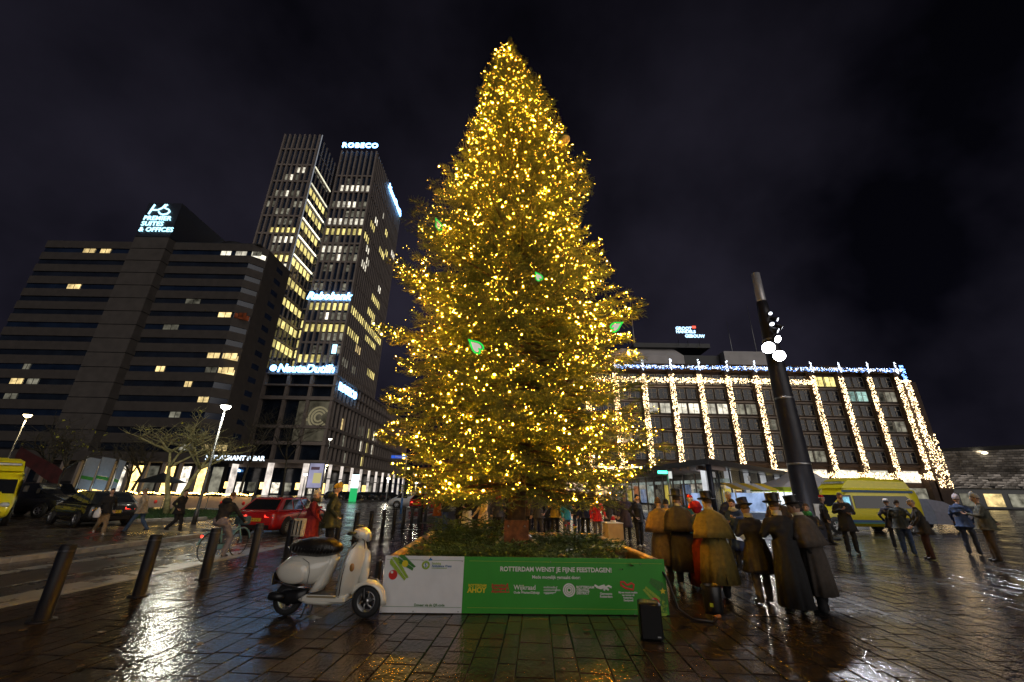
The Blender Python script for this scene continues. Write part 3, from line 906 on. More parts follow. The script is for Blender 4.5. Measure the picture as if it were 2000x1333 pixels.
# P and S drawn as ribbons of light
M_ps = glow('sign_cyan_white', (0.40, 0.82, 1.0), 2.6)
Pst = [(-.25, 0), (0, 1.2), (.35, 2.6)], [(.02, 1.15), (1.6, 1.15), (2.5, 1.8), (2.9, 2.7)]
Sst = [(3.4, 2.7), (2.9, 2.2), (3.1, 1.7), (4.1, 1.3), (4.5, .75), (4.1, .15), (3.2, -.1), (2.4, .15), (1.95, .65)]
mb = MB()
for s in (*Pst, Sst): mb.tube([(cx0 + 1.2 + x * .9, -1.7, 55.9 + z * .95) for x, z in s], .17, 6, flat=1)
mb.build('monogram', M_ps, sb)
text('premier', M_ps, sb, (cx0 + .3, -1.72, 53.4), scale=.86)
# lit hotel windows (positions read from the photograph)
def hpane(px, py, w, m, floor=None):
    p = P(px, py, HY); x = p.x - HX
    f = round((48.3 - .57 - p.z) / FH); z = 48.3 - .57 - f * FH
    MB().ext((x - w / 2, .20, z - .50), (x + w / 2, .245, z + .52)).build('lit_window', m, hotel)
    for q in (-.5, .02, .5): MB().ext((x + q * w - .04, .16, z - .56), (x + q * w + .04, .198, z + .56)).build('mullion', M_dark, hotel)
for px, py, w, m in ((171, 493, 2.6, M_lit), (203, 493, 2.2, M_lit), (140, 564, 2.7, M_lit), (440, 495, 2.2, M_lit2), (470, 495, 2.4, M_lit2), (500, 495, 2.2, M_dim), (437, 617, 2.6, M_lit), (472, 617, 1.6, M_red), (415, 697, 2.4, M_lit), (449, 697, 2.4, M_lit), (310, 724, 1.7, M_lit), (410, 725, 2.2, M_dim), (443, 725, 2.2, M_lit),
                     (26, 752, 2.4, M_lit), (58, 752, 2.2, M_dim), (365, 753, 1.4, M_lit), (15, 780, 2.4, M_dim), (395, 782, 2.2, M_dim), (46, 724, 1.4, M_dim), (330, 645, 3, M_dim), (375, 590, 3, M_dim), (395, 782, 2, M_lit), (340, 810, 2, M_dim), (360, 880, 2.5, M_dim), (405, 880, 2.4, M_lit), (430, 880, 2.0, M_lit)):
    hpane(px, py, w, m)
for zf, m in ((0, M_lit2), (5, M_red), (8, M_lit), (9, M_lit)):
    z = 48.3 - .57 - zf * FH
    a, b = Vector((HW - 1.95, -.02, z)), Vector((HW - .12, 1.85, z))
    MB().loft([[(HW - 2.0, .17, z - .5), (HW - .2, 1.97, z - .5), (HW - .24, 2.01, z - .5), (HW - 2.04, .21, z - .5)], [(HW - 2.0, .17, z + .5), (HW - .2, 1.97, z + .5), (HW - .24, 2.01, z + .5), (HW - 2.04, .21, z + .5)]]).build('lit_window', m, hotel)
# plinth: canopy, shopfronts, lit entrances
MB().ext((-1, -4, 5.4), (HW + 3, .0, 6.9)).build('canopy', M_conc, hotel)
MB().ext((-1, -.3, .0), (HW + 2.5, .2, 5.39)).build('shopfront_glazing', M_glass, hotel)
for k in range(18):
    x = 1 + k * 2.75
    MB().ext((x - .22, -3.6, 0), (x + .22, -3.2, 5.39)).build('pillar', M_pier, hotel)
    if k >= 9:
        m = (M_shop, M_shopw, M_shop, M_dim)[(k * 7) % 4]
        MB().ext((x + .5, -.42, .6), (x + 2.2, -.32, 4.9)).build('shop_window', m, hotel)
    elif k % 2: MB().ext((x + .5, -.42, 2.8), (x + 2.2, -.32, 3.6)).build('shop_window', glow('shop_blue', (.25, .65, 1.0), .9, .6, 1.0), hotel)
text('resto', M_signw, hotel, (P(455, 914, HY - 4).x - HX, -4.08, 6.15))

# ---- twin office towers on a podium
TWX, TWY = -50.5, 112.0
tw = thing('office_towers', 'pair of tall office towers with stone fins and glowing blue signs', 'building', (TWX, TWY, 0))
def facade_front(x0, x1, y, z0, z1, bays, band_z, lit, fin=.55, dbl=3.6):
    """fins and bands in front of dark glass, lit panes one by one; face looks along -Y"""
    MB().ext((x0, y, z0), (x1, y + .3, z1)).build('glazing', M_bglass, tw)
    w = (x1 - x0) / bays
    for k in range(bays + 1):
        MB().ext((x0 + k * w - fin / 2, y - .75, z0), (x0 + k * w + fin / 2, y - .002, z1)).build('fin', M_pier, tw)
    for z in band_z: MB().ext((x0 - .2, y - .55, z - .32), (x1 + .2, y - .004, z + .32)).build('spandrel', M_pier, tw)
    for (z, ks, m) in lit:
        for k in ks: MB().ext((x0 + k * w + fin / 2 + .08, y - .12, z - 1.2), (x0 + (k + 1) * w - fin / 2 - .08, y - .006, z + 1.15)).build('lit_window', m, tw)
def facade_side(x, y0, y1, z0, z1, bays, band_z, lit, d=1, fin=.5):
    MB().ext((x - .3 * d, y0, z0), (x, y1, z1)).build('glazing', M_bglass, tw)
    w = (y1 - y0) / bays
    for k in range(bays + 1):
        MB().ext((x + .002 * d, y0 + k * w - fin / 2, z0), (x + .26 * d, y0 + k * w + fin / 2, z1)).build('fin', M_pier, tw)
    for z in band_z: MB().ext((x + .004 * d, y0 + .3, z - .32), (x + .2 * d, y1, z + .32)).build('spandrel', M_pier, tw)
    for (z, ks, m) in lit:
        for k in ks: MB().ext((x + .006 * d, y0 + k * w + fin / 2 + .06, z - 1.2), (x + .12 * d, y0 + (k + 1) * w - fin / 2 - .06, z + 1.15)).build('lit_window', m, tw)
RB = [105.6, 98.5, 91.6, 84.4, 77.4, 70.4, 63.5, 56.5, 49.3, 42.5, 35.0]
all7 = range(7)
facade_front(-12.6, 0, 0, 33.0, 117, 7, RB, [
    (100.5, (1, 2, 3, 4, 5, 6), M_lit2), (103.5, (2, 4), M_dim), (89.5, (3, 4, 5, 6), M_dim), (61.5, (0, 1, 5), M_dim), (68.3, (1, 2, 5), M_dim), (40.5, (2, 3, 6), M_dim), (93.5, (1, 2, 3, 4), M_lit2), (93.5, (0, 5, 6), M_dim), (86.4, all7, M_lit2), (82.3, all7, M_lity), (79.3, (0, 2), M_dim), (75.4, (0, 1, 2, 3), M_lit2), (75.4, (4, 5, 6), M_dim), (72.3, (3,), M_lit2), (72.3, (0, 1, 2, 4, 5, 6), M_dim),
    (58.5, (2, 3, 4, 5, 6), M_dim), (54.6, all7, M_lity), (51.4, (2, 3, 4, 5, 6), M_dim), (51.4, (3,), M_lit2), (47.4, all7, M_lity), (44.6, (3, 4, 5, 6), M_dim), (37.6, (0, 1, 2, 3), M_lity), (37.6, (4, 5), M_dim)])
facade_side(0, .6, 33, 33.0, 117, 20, RB, [(54.6, range(0, 19), M_lity), (57.6, range(11, 19), M_lity), (47.4, range(0, 6), M_lity), (44.6, (5, 6, 7), M_lit), (40.4, (13, 14, 15, 16, 17), M_lity), (82.3, (0, 1, 2), M_lity), (79.2, (2, 3), M_lit2), (75.4, (3, 4), M_lit2), (86.4, (9, 10, 11, 12), M_lity), (93.5, (4, 5, 17, 18, 19), M_lit2), (66.5, (9, 10, 11, 12, 13, 14), M_lity), (60.3, (8, 9, 10, 11, 12), M_lity), (100.5, (8,), M_lit2), (89.5, (2, 3, 4, 13, 14), M_lity), (72.4, (1, 2, 3, 12, 13), M_lit2), (50.5, (9, 10, 11, 12, 13, 14, 15), M_lity), (37.5, (0, 1, 2, 5, 6), M_dim), (96.6, (11, 12), M_lity)])
MB().ext((-12.4, .35, 20), (-.35, 32.8, 117.3)).build('tower_core', M_dark, tw)
LX0, LX1 = -34.9, -22.1
LB = [117.5, 110.2, 102.8, 95.7, 88.0, 80.9, 73.5, 66.4, 59.2, 52.0, 44.8, 37.6]
facade_front(LX0, LX1, 0, 20.0, 124.5, 7, LB, [(93.2, (0, 1, 5, 6), M_dim), (82.3, (2, 3, 4, 5, 6), M_lity), (71.6, (4, 5, 6), M_lity), (68.4, (2, 3, 4, 5, 6), M_lit2), (108.2, (4, 5), M_lit2), (105.0, (2, 3, 4), M_dim), (97.8, (1, 2, 3, 4, 5), M_dim), (97.8, (3,), M_lit2), (90.2, (2, 3, 4), M_dim), (86.0, (3, 4, 5), M_dim), (78.8, (3, 4, 5, 6), M_lit2), (75.4, (3, 4), M_dim), (104.9, (3,), M_lit2)])
facade_side(LX1, .6, 13, 20.0, 124.5, 5, LB, [(z, range(5), M_lity) for z in (100.4, 93.2, 86.0, 78.8, 71.6, 64.4, 57.2, 50, 43)])
MB().ext((LX0 + .3, .35, 20), (LX1 - .35, 30, 124.8)).build('tower_core', M_dark, tw)
for k, z in enumerate(LB[1:7]):        # bright floor edges of the inner side
    MB().ext((LX1 + .55, .4, z - .22), (LX1 + .75, 13, z + .22)).build('edge_light', glow('floor_edge_light', (1, .96, .70), 2.6, .3, .5), tw)
MB().ext((LX1 + .75, -.55, 60), (LX1 + .95, -.3, 124.5)).build('corner_light', glow('corner_light', (.85, .9, 1), .45, .3, .2), tw)
# the recessed glass link between the towers
MB().ext((LX1 + .1, 13.2, 20), (-12.7, 14, 104)).build('link_glazing', M_bglass, tw)
for k in range(15):
    z = 90 - k * 3.6
    if z > 66 or z < 56:
        m = M_lit if z > 66 else M_lity
        MB().ext((LX1 + .9 + (3.2 if z > 66 else 0), 12.9, z - 1.3), (-12.9, 13.19, z + 1.2)).build('lit_window', m, tw)
    MB().ext((LX1 + .3, 12.7, z - 1.9), (-12.75, 13.18, z - 1.5)).build('spandrel', M_pier, tw)
# podium
PZ = 33.0
pb = [(32.6, .5), (29.3, .5), (25.6, 1.0), (17.6, .8), (13.2, .9), (7.4, 1.2)]
MB().ext((-34, .2, 7.6), (-.3, 88, PZ - .3)).build('podium_glazing', M_glass, tw)
MB().ext((-34, -.1, PZ - .29), (.02, 88, PZ)).build('podium_roof', M_roof, tw)
for z, h in pb:
    MB().ext((-34.2, -1.1, z - h / 2), (.55, .19, z + h / 2)).build('spandrel', M_pier, tw)
    MB().ext((-.29, .2, z - h / 2), (.5, 88, z + h / 2)).build('spandrel', M_pier, tw)
for k in range(6): MB().ext((-33.6 + k * 6.7 - .4, -.9, 7.6), (-33.6 + k * 6.7 + .4, .195, PZ - .6)).build('fin', M_pier, tw)
for k in range(30): MB().ext((-.29, 1.2 + k * 2.95 - .22, 7.6), (.4, 1.2 + k * 2.95 + .22, PZ - .6)).build('fin', M_pier, tw)
for k, z, m in ((2, 20, M_lit), (3, 15.4, M_dim), (7, 20, M_dim), (8, 15.4, M_lit2), (8, 20.5, M_dim), (10, 20.5, M_lity), (10, 15.4, M_lity), (12, 15.4, M_lit2), (12, 20.3, M_lit2), (13, 20.3, M_dim), (4, 10.5, M_dim), (9, 10.5, M_lity)):
    MB().ext((-.28, 1.2 + k * 2.95 + .35, z - 1.6), (-.18, 1.2 + (k + 1) * 2.95 - .35, z + 1.6)).build('lit_window', m, tw)
MB().ext((-9.5, .05, 13.9), (-.9, .185, 24.9)).build('corner_atrium', glow('atrium_room', (.75, .66, .45), .10, .7, .3), tw)
# cream spiral emblem seen in the corner glazing
mb = MB()
for r in (1.1, 1.9, 2.7): mb.tube([(-3.2 + r * math.cos(a), -.02, 20.4 + r * 1.05 * math.sin(a)) for a in np.linspace(.6, 5.6, 16)], .27, 6)
mb.tube([(-3.2 - 3.0, -.02, 19.4), (-6.9, -.02, 20.6)], .2, 6)
mb.build('emblem', glow('emblem_cream', (1.0, .86, .5), .2), tw)
# arcade
MB().ext((-34, -3.2, 7.9), (3.2, 88, 8.7)).build('arcade_canopy', M_pier, tw)
MB().ext((-34, 3.2, 0), (-4.2, 3.5, 7.89)).build('arcade_glazing', M_glass, tw)
MB().ext((-4.5, 3.5, 0), (-4.2, 88, 7.89)).build('arcade_glazing', M_glass, tw)
for k in range(4):
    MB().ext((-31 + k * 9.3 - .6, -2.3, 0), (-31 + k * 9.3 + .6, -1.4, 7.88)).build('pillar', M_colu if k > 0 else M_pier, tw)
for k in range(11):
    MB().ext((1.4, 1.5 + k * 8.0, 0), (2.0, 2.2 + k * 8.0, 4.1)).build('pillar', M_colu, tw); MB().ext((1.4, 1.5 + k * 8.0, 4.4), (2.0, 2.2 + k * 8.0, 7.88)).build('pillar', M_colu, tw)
for k in range(9):
    MB().ext((-33 + k * 3.2, 2.95, .4 + .5 * (k % 3)), (-31 + k * 3.2, 3.19, 3.1)).build('shop_window', (M_shopw, M_dim, M_shop)[k % 3], tw)
    MB().ext((-4.19, 4 + k * 6, .4), (-4.0, 7.5 + k * 6, 3.2)).build('shop_window', (M_shopw, M_shop, M_dim)[k % 3], tw)
text('hours', M_sign, tw, (-24, 2.6, 6.0)); 
# signs
text('robeco', M_sign, tw, (-6.3, -.9, 119.3)); text('rabo', M_sign, tw, (-6.6, -1.1, 57.6)); text('nauta', M_sign, tw, (-8.8, -1.4, 34.0))
MB().lathe([(.01, -.1), (.95, -.1), (.95, .1), (.01, .1)], 20, (-18.2, -1.4, 34.1), 'Y').build('sign_dot', M_sign, tw)
text('robeco', M_sign, tw, (.75, 7.6, 29.6), (PI / 2, 0, PI / 2), scale=1.05)
text('nauta', M_sign, tw, (1.0, 22, 114), (PI / 2, 0, PI / 2), scale=1.1)
MB().ext((-2.6, -.9, 39.0), (-1.3, -.78, 41.8)).build('sign_panel', glow('sign_panel', (.4, .75, 1), 3.0), tw)

# ---- long office building dressed in columns of light
GX, GY = 8.0, 88.0
gh = thing('light_column_building', 'long brick office building dressed in golden columns of fairy lights', 'building', (GX, GY, 0), R(-.6))
M_brick = mat('dark_brick', (0.07, 0.045, 0.034), 0.85, var=.2, scale=.7, bump=.2)
M_gold = glow('gold_fairy', (1.0, 0.72, 0.38), 9.0)
M_bluef = glow('blue_fairy', (0.16, 0.36, 1.0), 5.0)
M_whitef = glow('white_fairy', (0.75, 0.86, 1.0), 6.0)
GW = 81.0
MB().ext((0, 1.2, 0), (GW - .4, 22, 29.2)).build('wall', M_brick, gh)
SPC = 6.4; colx = [2.9 + SPC * k for k in range(13)]        # 10.9 ... 87.7 in the world
for x in colx: MB().ext((x - .55, -.1, 0), (x + .55, 1.19, 28.6)).build('pier', M_brick, gh)
fl_z = [8.9 + 3.32 * k for k in range(6)]
me_w = MB().ext((-1.1, .95, 0), (1.1, 1.19, 2.2)).mesh('window', M_glass)
me_f = MB()
for a, b in (((-1.2, .86, -.1), (1.2, 1.0, .0)), ((-1.2, .86, 2.2), (1.2, 1.0, 2.3)), ((-1.2, .86, .001), (-1.1, 1.0, 2.199)), ((1.1, .86, .001), (1.2, 1.0, 2.199)), ((-.05, .88, .001), (.05, .99, 2.199)), ((-.35, .89, 1.3), (.9, .985, 1.38))): me_f.ext(a, b)
me_f = me_f.mesh('window_frame', mat('window_frame_paint', (.22, .2, .18), .5))
lit_at = {(3, 3): M_lit2, (4, 3): M_lit2, (5, 3): M_lit2, (6, 3): M_dim, (9, 5): M_lity, (10, 4): glow('lit_teal', (.55, .9, .8), .6, .6, 1.0), (11, 4): M_dim, (8, 0): M_dim, (2, 1): M_dim, (7, 2): M_dim, (11, 2): M_dim}
for b in range(12):
    xm = colx[b] + SPC / 2
    for f, z in enumerate(fl_z):
        for s in (-1, 1):
            w = put('window', me_w.copy() if (b, f) in lit_at else me_w, gh, (xm + s * 1.35, 0, z))
            if (b, f) in lit_at: w.data.materials[0] = lit_at[(b, f)]
            put('window_frame', me_f, w)
    MB().ext((colx[b] + .56, .55, 8.0), (colx[b + 1] - .56, 1.19, 8.5)).build('sill_band', M_brick, gh)
    for z in fl_z[1:]: MB().ext((colx[b] + .56, .8, z - .75), (colx[b + 1] - .56, 1.19, z - .45)).build('sill_band', M_pier, gh)
    # bright mezzanine and shops
    MB().ext((colx[b] + .9, .9, 5.0), (colx[b + 1] - 1.3, 1.19, 7.3)).build('mezzanine_window', (M_shopw, M_lit2, M_shopw)[b % 3], gh)
    MB().ext((colx[b] + .8, .9, .6), (colx[b + 1] - .8, 1.19, 3.9)).build('shop_window', (M_shopw, M_lit, M_lit2, M_dim)[b % 4], gh)
MB().ext((-.5, -.6, 28.62), (GW, 22, 29.4)).build('cornice', M_brick, gh)
def sparkle(name, m, boxes, dens, s, parent):
    v, f = [], []
    for a, b in boxes:
        ar = abs((b[0] - a[0]) * (b[2] - a[2])) + abs((b[1] - a[1]) * (b[2] - a[2])) * .8
        for k in range(int(ar * dens)):
            p = [random.uniform(a[i], b[i]) for i in range(3)]
            h = s * random.choice((.6, .8, 1.0, 1.5)) / 2; i0 = len(v)
            v += [(p[0] + h * q[0], p[1] + h * q[1], p[2] + h * q[2]) for q in octv]; f += [tuple(i + i0 for i in t) for t in octf]
    o = MB().add(v, f).build(name, m, parent); o['kind'] = 'stuff'; return o
for i, x in enumerate(colx):
    sparkle('light_column', M_gold, [((x - .6, -.22, 5.9 if i else 7), (x + .6, -.12, 27.6)), ((x + .56, 0, 8), (x + .68, 1.1, 26))], 20, .13, gh)
    sparkle('blue_finial', M_whitef, [((x - .22, -.7, 28.3), (x + .22, -.6, 31.0))], 22, .16, gh)
sparkle('light_band', M_gold, [((colx[0], -.2, 25.6), (colx[9] + .5, -.1, 26.8))], 22, .13, gh)
sparkle('light_band', M_gold, [((colx[0], -.25, 5.6), (colx[12] + .6, -.15, 6.8))], 22, .14, gh)
sparkle('blue_light_band', M_bluef, [((-.5, -.72, 28.55), (GW, -.62, 29.6))], 9, .15, gh)
sparkle('white_light_band', M_whitef, [((-.5, -.75, 28.8), (GW, -.7, 29.5))], 14, .14, gh)
sparkle('corner_light_column', M_gold, [((GW - .2, -.4, 4.0), (GW + 2.6, 1.5, 15)), ((GW - .2, -.4, 15), (GW + 1.2, .8, 27))], 60, .15, gh)
MB().ext((GW - .38, -.2, 0), (GW + 2.4, 14, 26.5)).build('corner_pier', M_brick, gh)
sparkle('blue_corner_finial', M_bluef, [((GW + .2, -.3, 26.6), (GW + 1.0, .2, 30.5))], 26, .2, gh)
# roof house and set-back storeys
MB().ext((-.3, 7, 29.42), (GW - 6, 21.9, 32.4)).build('set_back_storey', M_brick, gh)
for k in range(18): MB().ext((1 + k * 4.1, 6.9, 30.2), (3 + k * 4.1, 6.99, 31.9)).build('set_back_window', (M_dim, M_glass, M_lit, M_glass, M_dim)[k % 5], gh)
M_rh = mat('roof_house_render', (.5, .47, .46), .7, var=.12, scale=.4)
MB().loft([[(17, 10, 32.4), (36.5, 10, 32.4), (36.5, 21, 32.4), (17, 21, 32.4)], [(17, 10, 35.6), (36.5, 10, 35.6), (36.5, 21, 35.6), (17, 21, 35.6)], [(21, 12, 38.0), (35, 12, 38.0), (35, 20, 38.0), (21, 20, 38.0)]]).build('roof_house', M_rh, gh)
MB().ext((47, 10, 32.41), (62, 20, 37)).build('roof_house', M_rh, gh); MB().ext((37, 12, 32.41), (46.8, 20, 36.4)).build('plant_room', M_dark, gh)
MB().ext((24, 10.5, 38.01), (44, 20, 39.2)).build('plant_deck', M_dark, gh)
M_sgh = glow('roof_sign', (.45, .72, 1.0), 2.4)
text('ghg', M_sgh, gh, (35.2, 9.6, 42.6), scale=.62); text('ghg2', M_sgh, gh, (37.4, 9.6, 40.9), scale=.62)
MB().box((40.1, 9.6, 43.5), (.9, .2, .6)).build('sign_flag', glow('sign_red', (1, .1, .06), 2.2), gh)
for x in (35.6, 38, 41.0): MB().tube([(x, 9.9, 38.3), (x, 9.9, 43)], .06, 5).build('sign_post', M_dark, gh)
for x, h in ((25, 53), (51, 47), (57.5, 52)): MB().tube([(x, 13, 32), (x, 13, h)], [.14, .04], 6).build('antenna_mast', M_galv, gh)
# star of light at the building's tree side
sparkle('light_star', M_bluef, [((4.4, -.9, 26.3), (8.4, -.8, 26.6)), ((6.25, -.9, 24.8), (6.55, -.8, 28.2)), ((5.4, -.9, 25.5), (7.4, -.8, 27.4))], 10, .2, gh)

# ---- station hall with shingled metal cladding, far right
SX, SY = 96.0, 95.0
sh = thing('station_hall', 'low dark station hall clad in small glinting metal shingles', 'building', (SX, SY, 0), R(-14))
M_shing = mat('metal_shingle', (.42, .38, .34), .34, metal=.55, var=.5, scale=.35, rvar=.12)
MB().loft([[(0, 0, 4.2), (110, 0, 4.2), (110, 50, 4.2), (0, 50, 4.2)], [(-2, -3, 12.4), (110, -3, 17.5), (110, 50, 17.5), (-2, 50, 12.4)]]).build('roof_shell', M_dark, sh)
me_s = [MB().add([(0, 0, 0), (1.15, 0, 0), (1.15, -.03 - .05 * k, .42), (0, -.03 - .02 * k, .42)], [(0, 1, 2, 3)]).mesh('shingle', M_shing) for k in range(4)]
n = 0
for r in range(16):
    for c in range(52):
        x = c * 1.2 + (r % 2) * .6; t = r / 17.0; zt = 4.3 + r * .47 * (1 + x * .0042)
        if n < 290:
            put('shingle', me_s[(r * 5 + c * 3) % 4], sh, (x - 2 * t, -.06 - 3 * t, zt), (random.uniform(-.22, .12), 0, random.uniform(-.06, .06))); n += 1
v, f = [], []
for r in range(16):
    for c in range(52):
        i = r * 52 + c
        if i < 290: continue
        x = c * 1.2 + (r % 2) * .6; t = r / 17.0; z = 4.3 + r * .47 * (1 + x * .0042); dy = random.uniform(-.16, .02); b = len(v)
        v += [(x - 2 * t, -.08 - 3 * t, z), (x + 1.15 - 2 * t, -.08 - 3 * t, z), (x + 1.15 - 2 * t, -.2 - 3 * t + dy, z + .42), (x - 2 * t, -.2 - 3 * t + dy * .5, z + .42)]; f.append((b, b + 1, b + 2, b + 3))
o = MB().add(v, f).build('shingle_field', M_shing, sh); o['kind'] = 'stuff'
MB().ext((1, 4, 0), (108, 48, 4.19)).build('glazing', M_glass, sh)
for k in range(12): MB().ext((2 + k * 4.5, 3.8, .5), (5.2 + k * 4.5, 3.99, 3.2)).build('lit_window', (M_lity, M_dim, M_lit, M_dim)[k % 4], sh)
for k in range(3): MB().ell((9 + k * 16, -3.4, 11.5 + k), (.55, .3, .25), 10, 6).build('lamp', glow('hall_lamp', (1, .86, .6), 9), sh)

# ---- dark houses closing the street behind the tree
for k, (x0, x1, y, h, lab) in enumerate(((-47.8, -30, 205, 19, 'brown brick office wing closing the street beyond the towers'), (-29, -4, 190, 15, 'low dark office block at the far street end behind the tree'), (-3, 6, 160, 17, 'narrow dark block behind the tree beside the light columns'))):
    b = thing('far_building', lab, 'building', (x0, y, 0))
    MB().ext((0, 0, 0), (x1 - x0, 14, h)).build('wall', M_brick, b); MB().ext((-.3, -.3, h), (x1 - x0 + .3, 14.3, h + .5)).build('roof', M_roof, b)
    nb = int((x1 - x0) / 2.6)
    for i in range(nb):
        for j in range(int(h / 3.6)):
            MB().ext((.7 + i * 2.6, -.12, 1.1 + j * 3.5), (2.3 + i * 2.6, -.01, 3.0 + j * 3.5)).build('window', (M_glass, M_glass, M_dim, M_glass, M_lit, M_glass)[(i * 3 + j * 5 + k) % 6], b)
# ================================================================== PLAZA FURNITURE
def lamp_light(name, loc, energy, color, parent=None, kind='POINT', size=.25, aim=None, spot=2.2, blend=.6):
    L = bpy.data.lights.new(name, kind); L.energy = energy; L.color = color
    if kind == 'SPOT': L.spot_size = spot; L.spot_blend = blend
    L.shadow_soft_size = size
    o = bpy.data.objects.new(name, L); col.objects.link(o); o.location = loc
    if parent is not None: o.parent = parent
    if aim is not None: o.rotation_euler = (Vector(aim) - Vector(loc)).to_track_quat('-Z', 'Y').to_euler()
    return o

# bollards
M_boll = mat('bollard_steel', (0.010, 0.010, 0.014), 0.5, metal=0, var=.25, scale=5, spec=.3)
bme = MB().lathe([(.10, 0), (.10, .01), (.09, .012), (.09, .885), (.084, .905), (.078, .91), (.001, .912)], 22).mesh('bollard', M_boll)
blip = MB().lathe([(.0905, .82), (.092, .822), (.092, .842), (.0905, .844)], 22).mesh('band', mat('bollard_band', (.06, .06, .07), .3, metal=.6))
bbase = MB().lathe([(.15, 0.0), (.15, .014), (.102, .018)], 22, caps=False).mesh('base_ring', M_boll)
for k in range(15):
    p = street(0, 6.3 + 1.375 * k)
    b = thing('bollard', 'dark round steel bollard in the row along the kerb', 'bollard', p, k * .7, 'bollards along the kerb')
    put('post', bme, b); put('band', blip, b); put('base_ring', bbase, b)

# floodlight mast
mx, my = 13.95, 20.0
mast = thing('floodlight_mast', 'massive tapering dark mast carrying a cluster of white floodlights', 'mast', (mx, my, 0))
M_mast = mat('mast_steel', (0.026, 0.026, 0.034), 0.42, metal=.3, var=.2, scale=2)
MB().lathe([(.62, 0), (.62, .05), (.56, .06), (.43, 7.0), (.30, 11.2), (.26, 11.9)], 20).build('shaft', M_mast, mast)
MB().lathe([(.235, 11.9), (.235, 12.0), (.225, 13.7), (.001, 13.72)], 16).build('head_tube', mat('mast_head', (.55, .55, .58), .4, metal=.5, var=.1), mast)
M_flood = glow('flood_lens', (0.90, 0.93, 1.0), 30.0)
M_flood2 = glow('flood_lens_dim', (0.86, 0.90, 1.0), 3.0)
def flood(x, y, z, r, aim, m, name='floodlight'):
    d = (Vector(aim) - Vector((x, y, z))).normalized()
    q = d.to_track_quat('Z', 'Y').to_matrix()
    mb = MB(); n = 14
    rings = [[q @ Vector((rr * math.cos(2 * PI * k / n), rr * math.sin(2 * PI * k / n), zz)) + Vector((x, y, z)) for k in range(n)] for rr, zz in ((r * .35, -.34), (r * .8, -.22), (r, -.02), (r * 1.06, .03), (r * .96, .03), (r * .94, -.005))]
    o = mb.loft(rings, 0, True).build(name, M_mast, mast)
    MB().loft([[q @ Vector((rr * math.cos(2 * PI * k / n), rr * math.sin(2 * PI * k / n), zz)) + Vector((x, y, z)) for k in range(n)] for rr, zz in ((r * .92, .0), (r * .92, .012))]).build('lens', m, o)
    MB().tube([(x * .25, y * .25, z), (x * .8, y * .8, z)], .03, 6).build('bracket', M_mast, o)
flood(-.62, -.62, 8.95, .33, (-5, -12, 1), M_flood)
flood(-.28, -.80, 8.45, .30, (-9, -12, 1), M_flood)
flood(-.20, -.85, 9.35, .20, (2, -14, 1), M_flood)
flood(.05, -.66, 9.9, .15, (9, -9, 2), M_flood2)
flood(.42, -.50, 10.15, .14, (10, -6, 2), M_flood2)
flood(-.15, -.62, 10.3, .13, (-2, -6, 3), M_flood2)
flood(.25, -.55, 10.6, .12, (8, -10, 3), M_flood2)
flood(-.05, -.55, 10.95, .10, (-4, -10, 3), M_flood2)
MB().lathe([(.95, 0), (.95, .04), (.64, .05)], 24).build('base_plate', M_mast, mast)
for z_ in (3.2, 6.4, 9.6): MB().lathe([(.552 - z_ * .0195, z_ - .05), (.57 - z_ * .0195, z_ - .045), (.57 - z_ * .0195, z_ + .045), (.552 - z_ * .0195, z_ + .05)], 20, caps=False).build('joint_ring', M_galv, mast)
MB().bbox((0, -.545, 1.1), (.30, .05, .7), .01).build('access_hatch', M_galv, mast)
lamp_light('flood_beam', (-.75, -1.0, 8.9), 3000, (.90, .92, 1.0), mast, 'SPOT', .22, (-4.5, -13, 0), 2.3, .7)
lamp_light('flood_beam', (-.1, -1.15, 9.3), 900, (.90, .92, 1.0), mast, 'SPOT', .18, (5, -9, 0), 2.0, .8)

lamp_light('flood_beam', (.75, -.35, 10.2), 1100, (.92, .94, 1.0), mast, 'SPOT', .15, (7, 3, 0), 1.5, .8)
# street lamps
M_pole = mat('lamp_pole', (0.10, 0.10, 0.10), 0.4, metal=.6, var=.2)
M_lampw = glow('lamp_glass', (1.0, 0.97, 0.80), 26.0)
M_lampo = glow('lamp_glass_warm', (1.0, 0.78, 0.38), 18.0)
def street_lamp(loc, h, label, m, power, color, r=.20, group=None):
    t = thing('street_lamp', label, 'street lamp', loc, 0, group)
    MB().lathe([(.11, 0), (.11, .5), (.075, .55), (.05, h - .1)], 10).build('pole', M_pole, t)
    MB().lathe([(.05, h - .1), (r * 1.05, h + .10), (r * .8, h + .17), (.001, h + .2)], 16).build('cap', M_pole, t)
    MB().lathe([(.02, h - .16), (r * .7, h - .10), (r * .95, h + .05), (.01, h + .06)], 16).build('lamp_glass', m, t)
    if power: lamp_light('lamp_light', (0, 0, h - .35), power, color, t, 'POINT', .2)
    return t
p = P(432, 795, 22.0); street_lamp((p.x + .25, 22, 0), p.z, 'tall street lamp with a greenish white glow beside the lawn', M_lampw, 620, (1.0, .98, .80), .26)
p = P(54, 812, 31); street_lamp((p.x, 31, 0), p.z, 'warm glowing street lamp standing beyond the yellow van', M_lampo, 260, (1, .8, .45), .26)
for px, py, Y, m, pw, lab in ((637, 909, 62, M_lampo, 500, 'warm street lamp before the tower arcade corner'), (645, 858, 74, M_lampw, 0, 'taller white street lamp by the tower podium'), (597, 927, 66, M_lampw, 0, 'white street lamp in front of the blue arcade shop'), (759, 935, 70, M_lampw, 300, 'white street lamp by the last lit arcade columns'), (813, 943, 58, M_lampw, 300, 'white street lamp behind the white van')):
    p = P(px, py, Y); street_lamp((p.x, Y, -.1), p.z + .1, lab, m, pw, (1, .9, .7), .30)

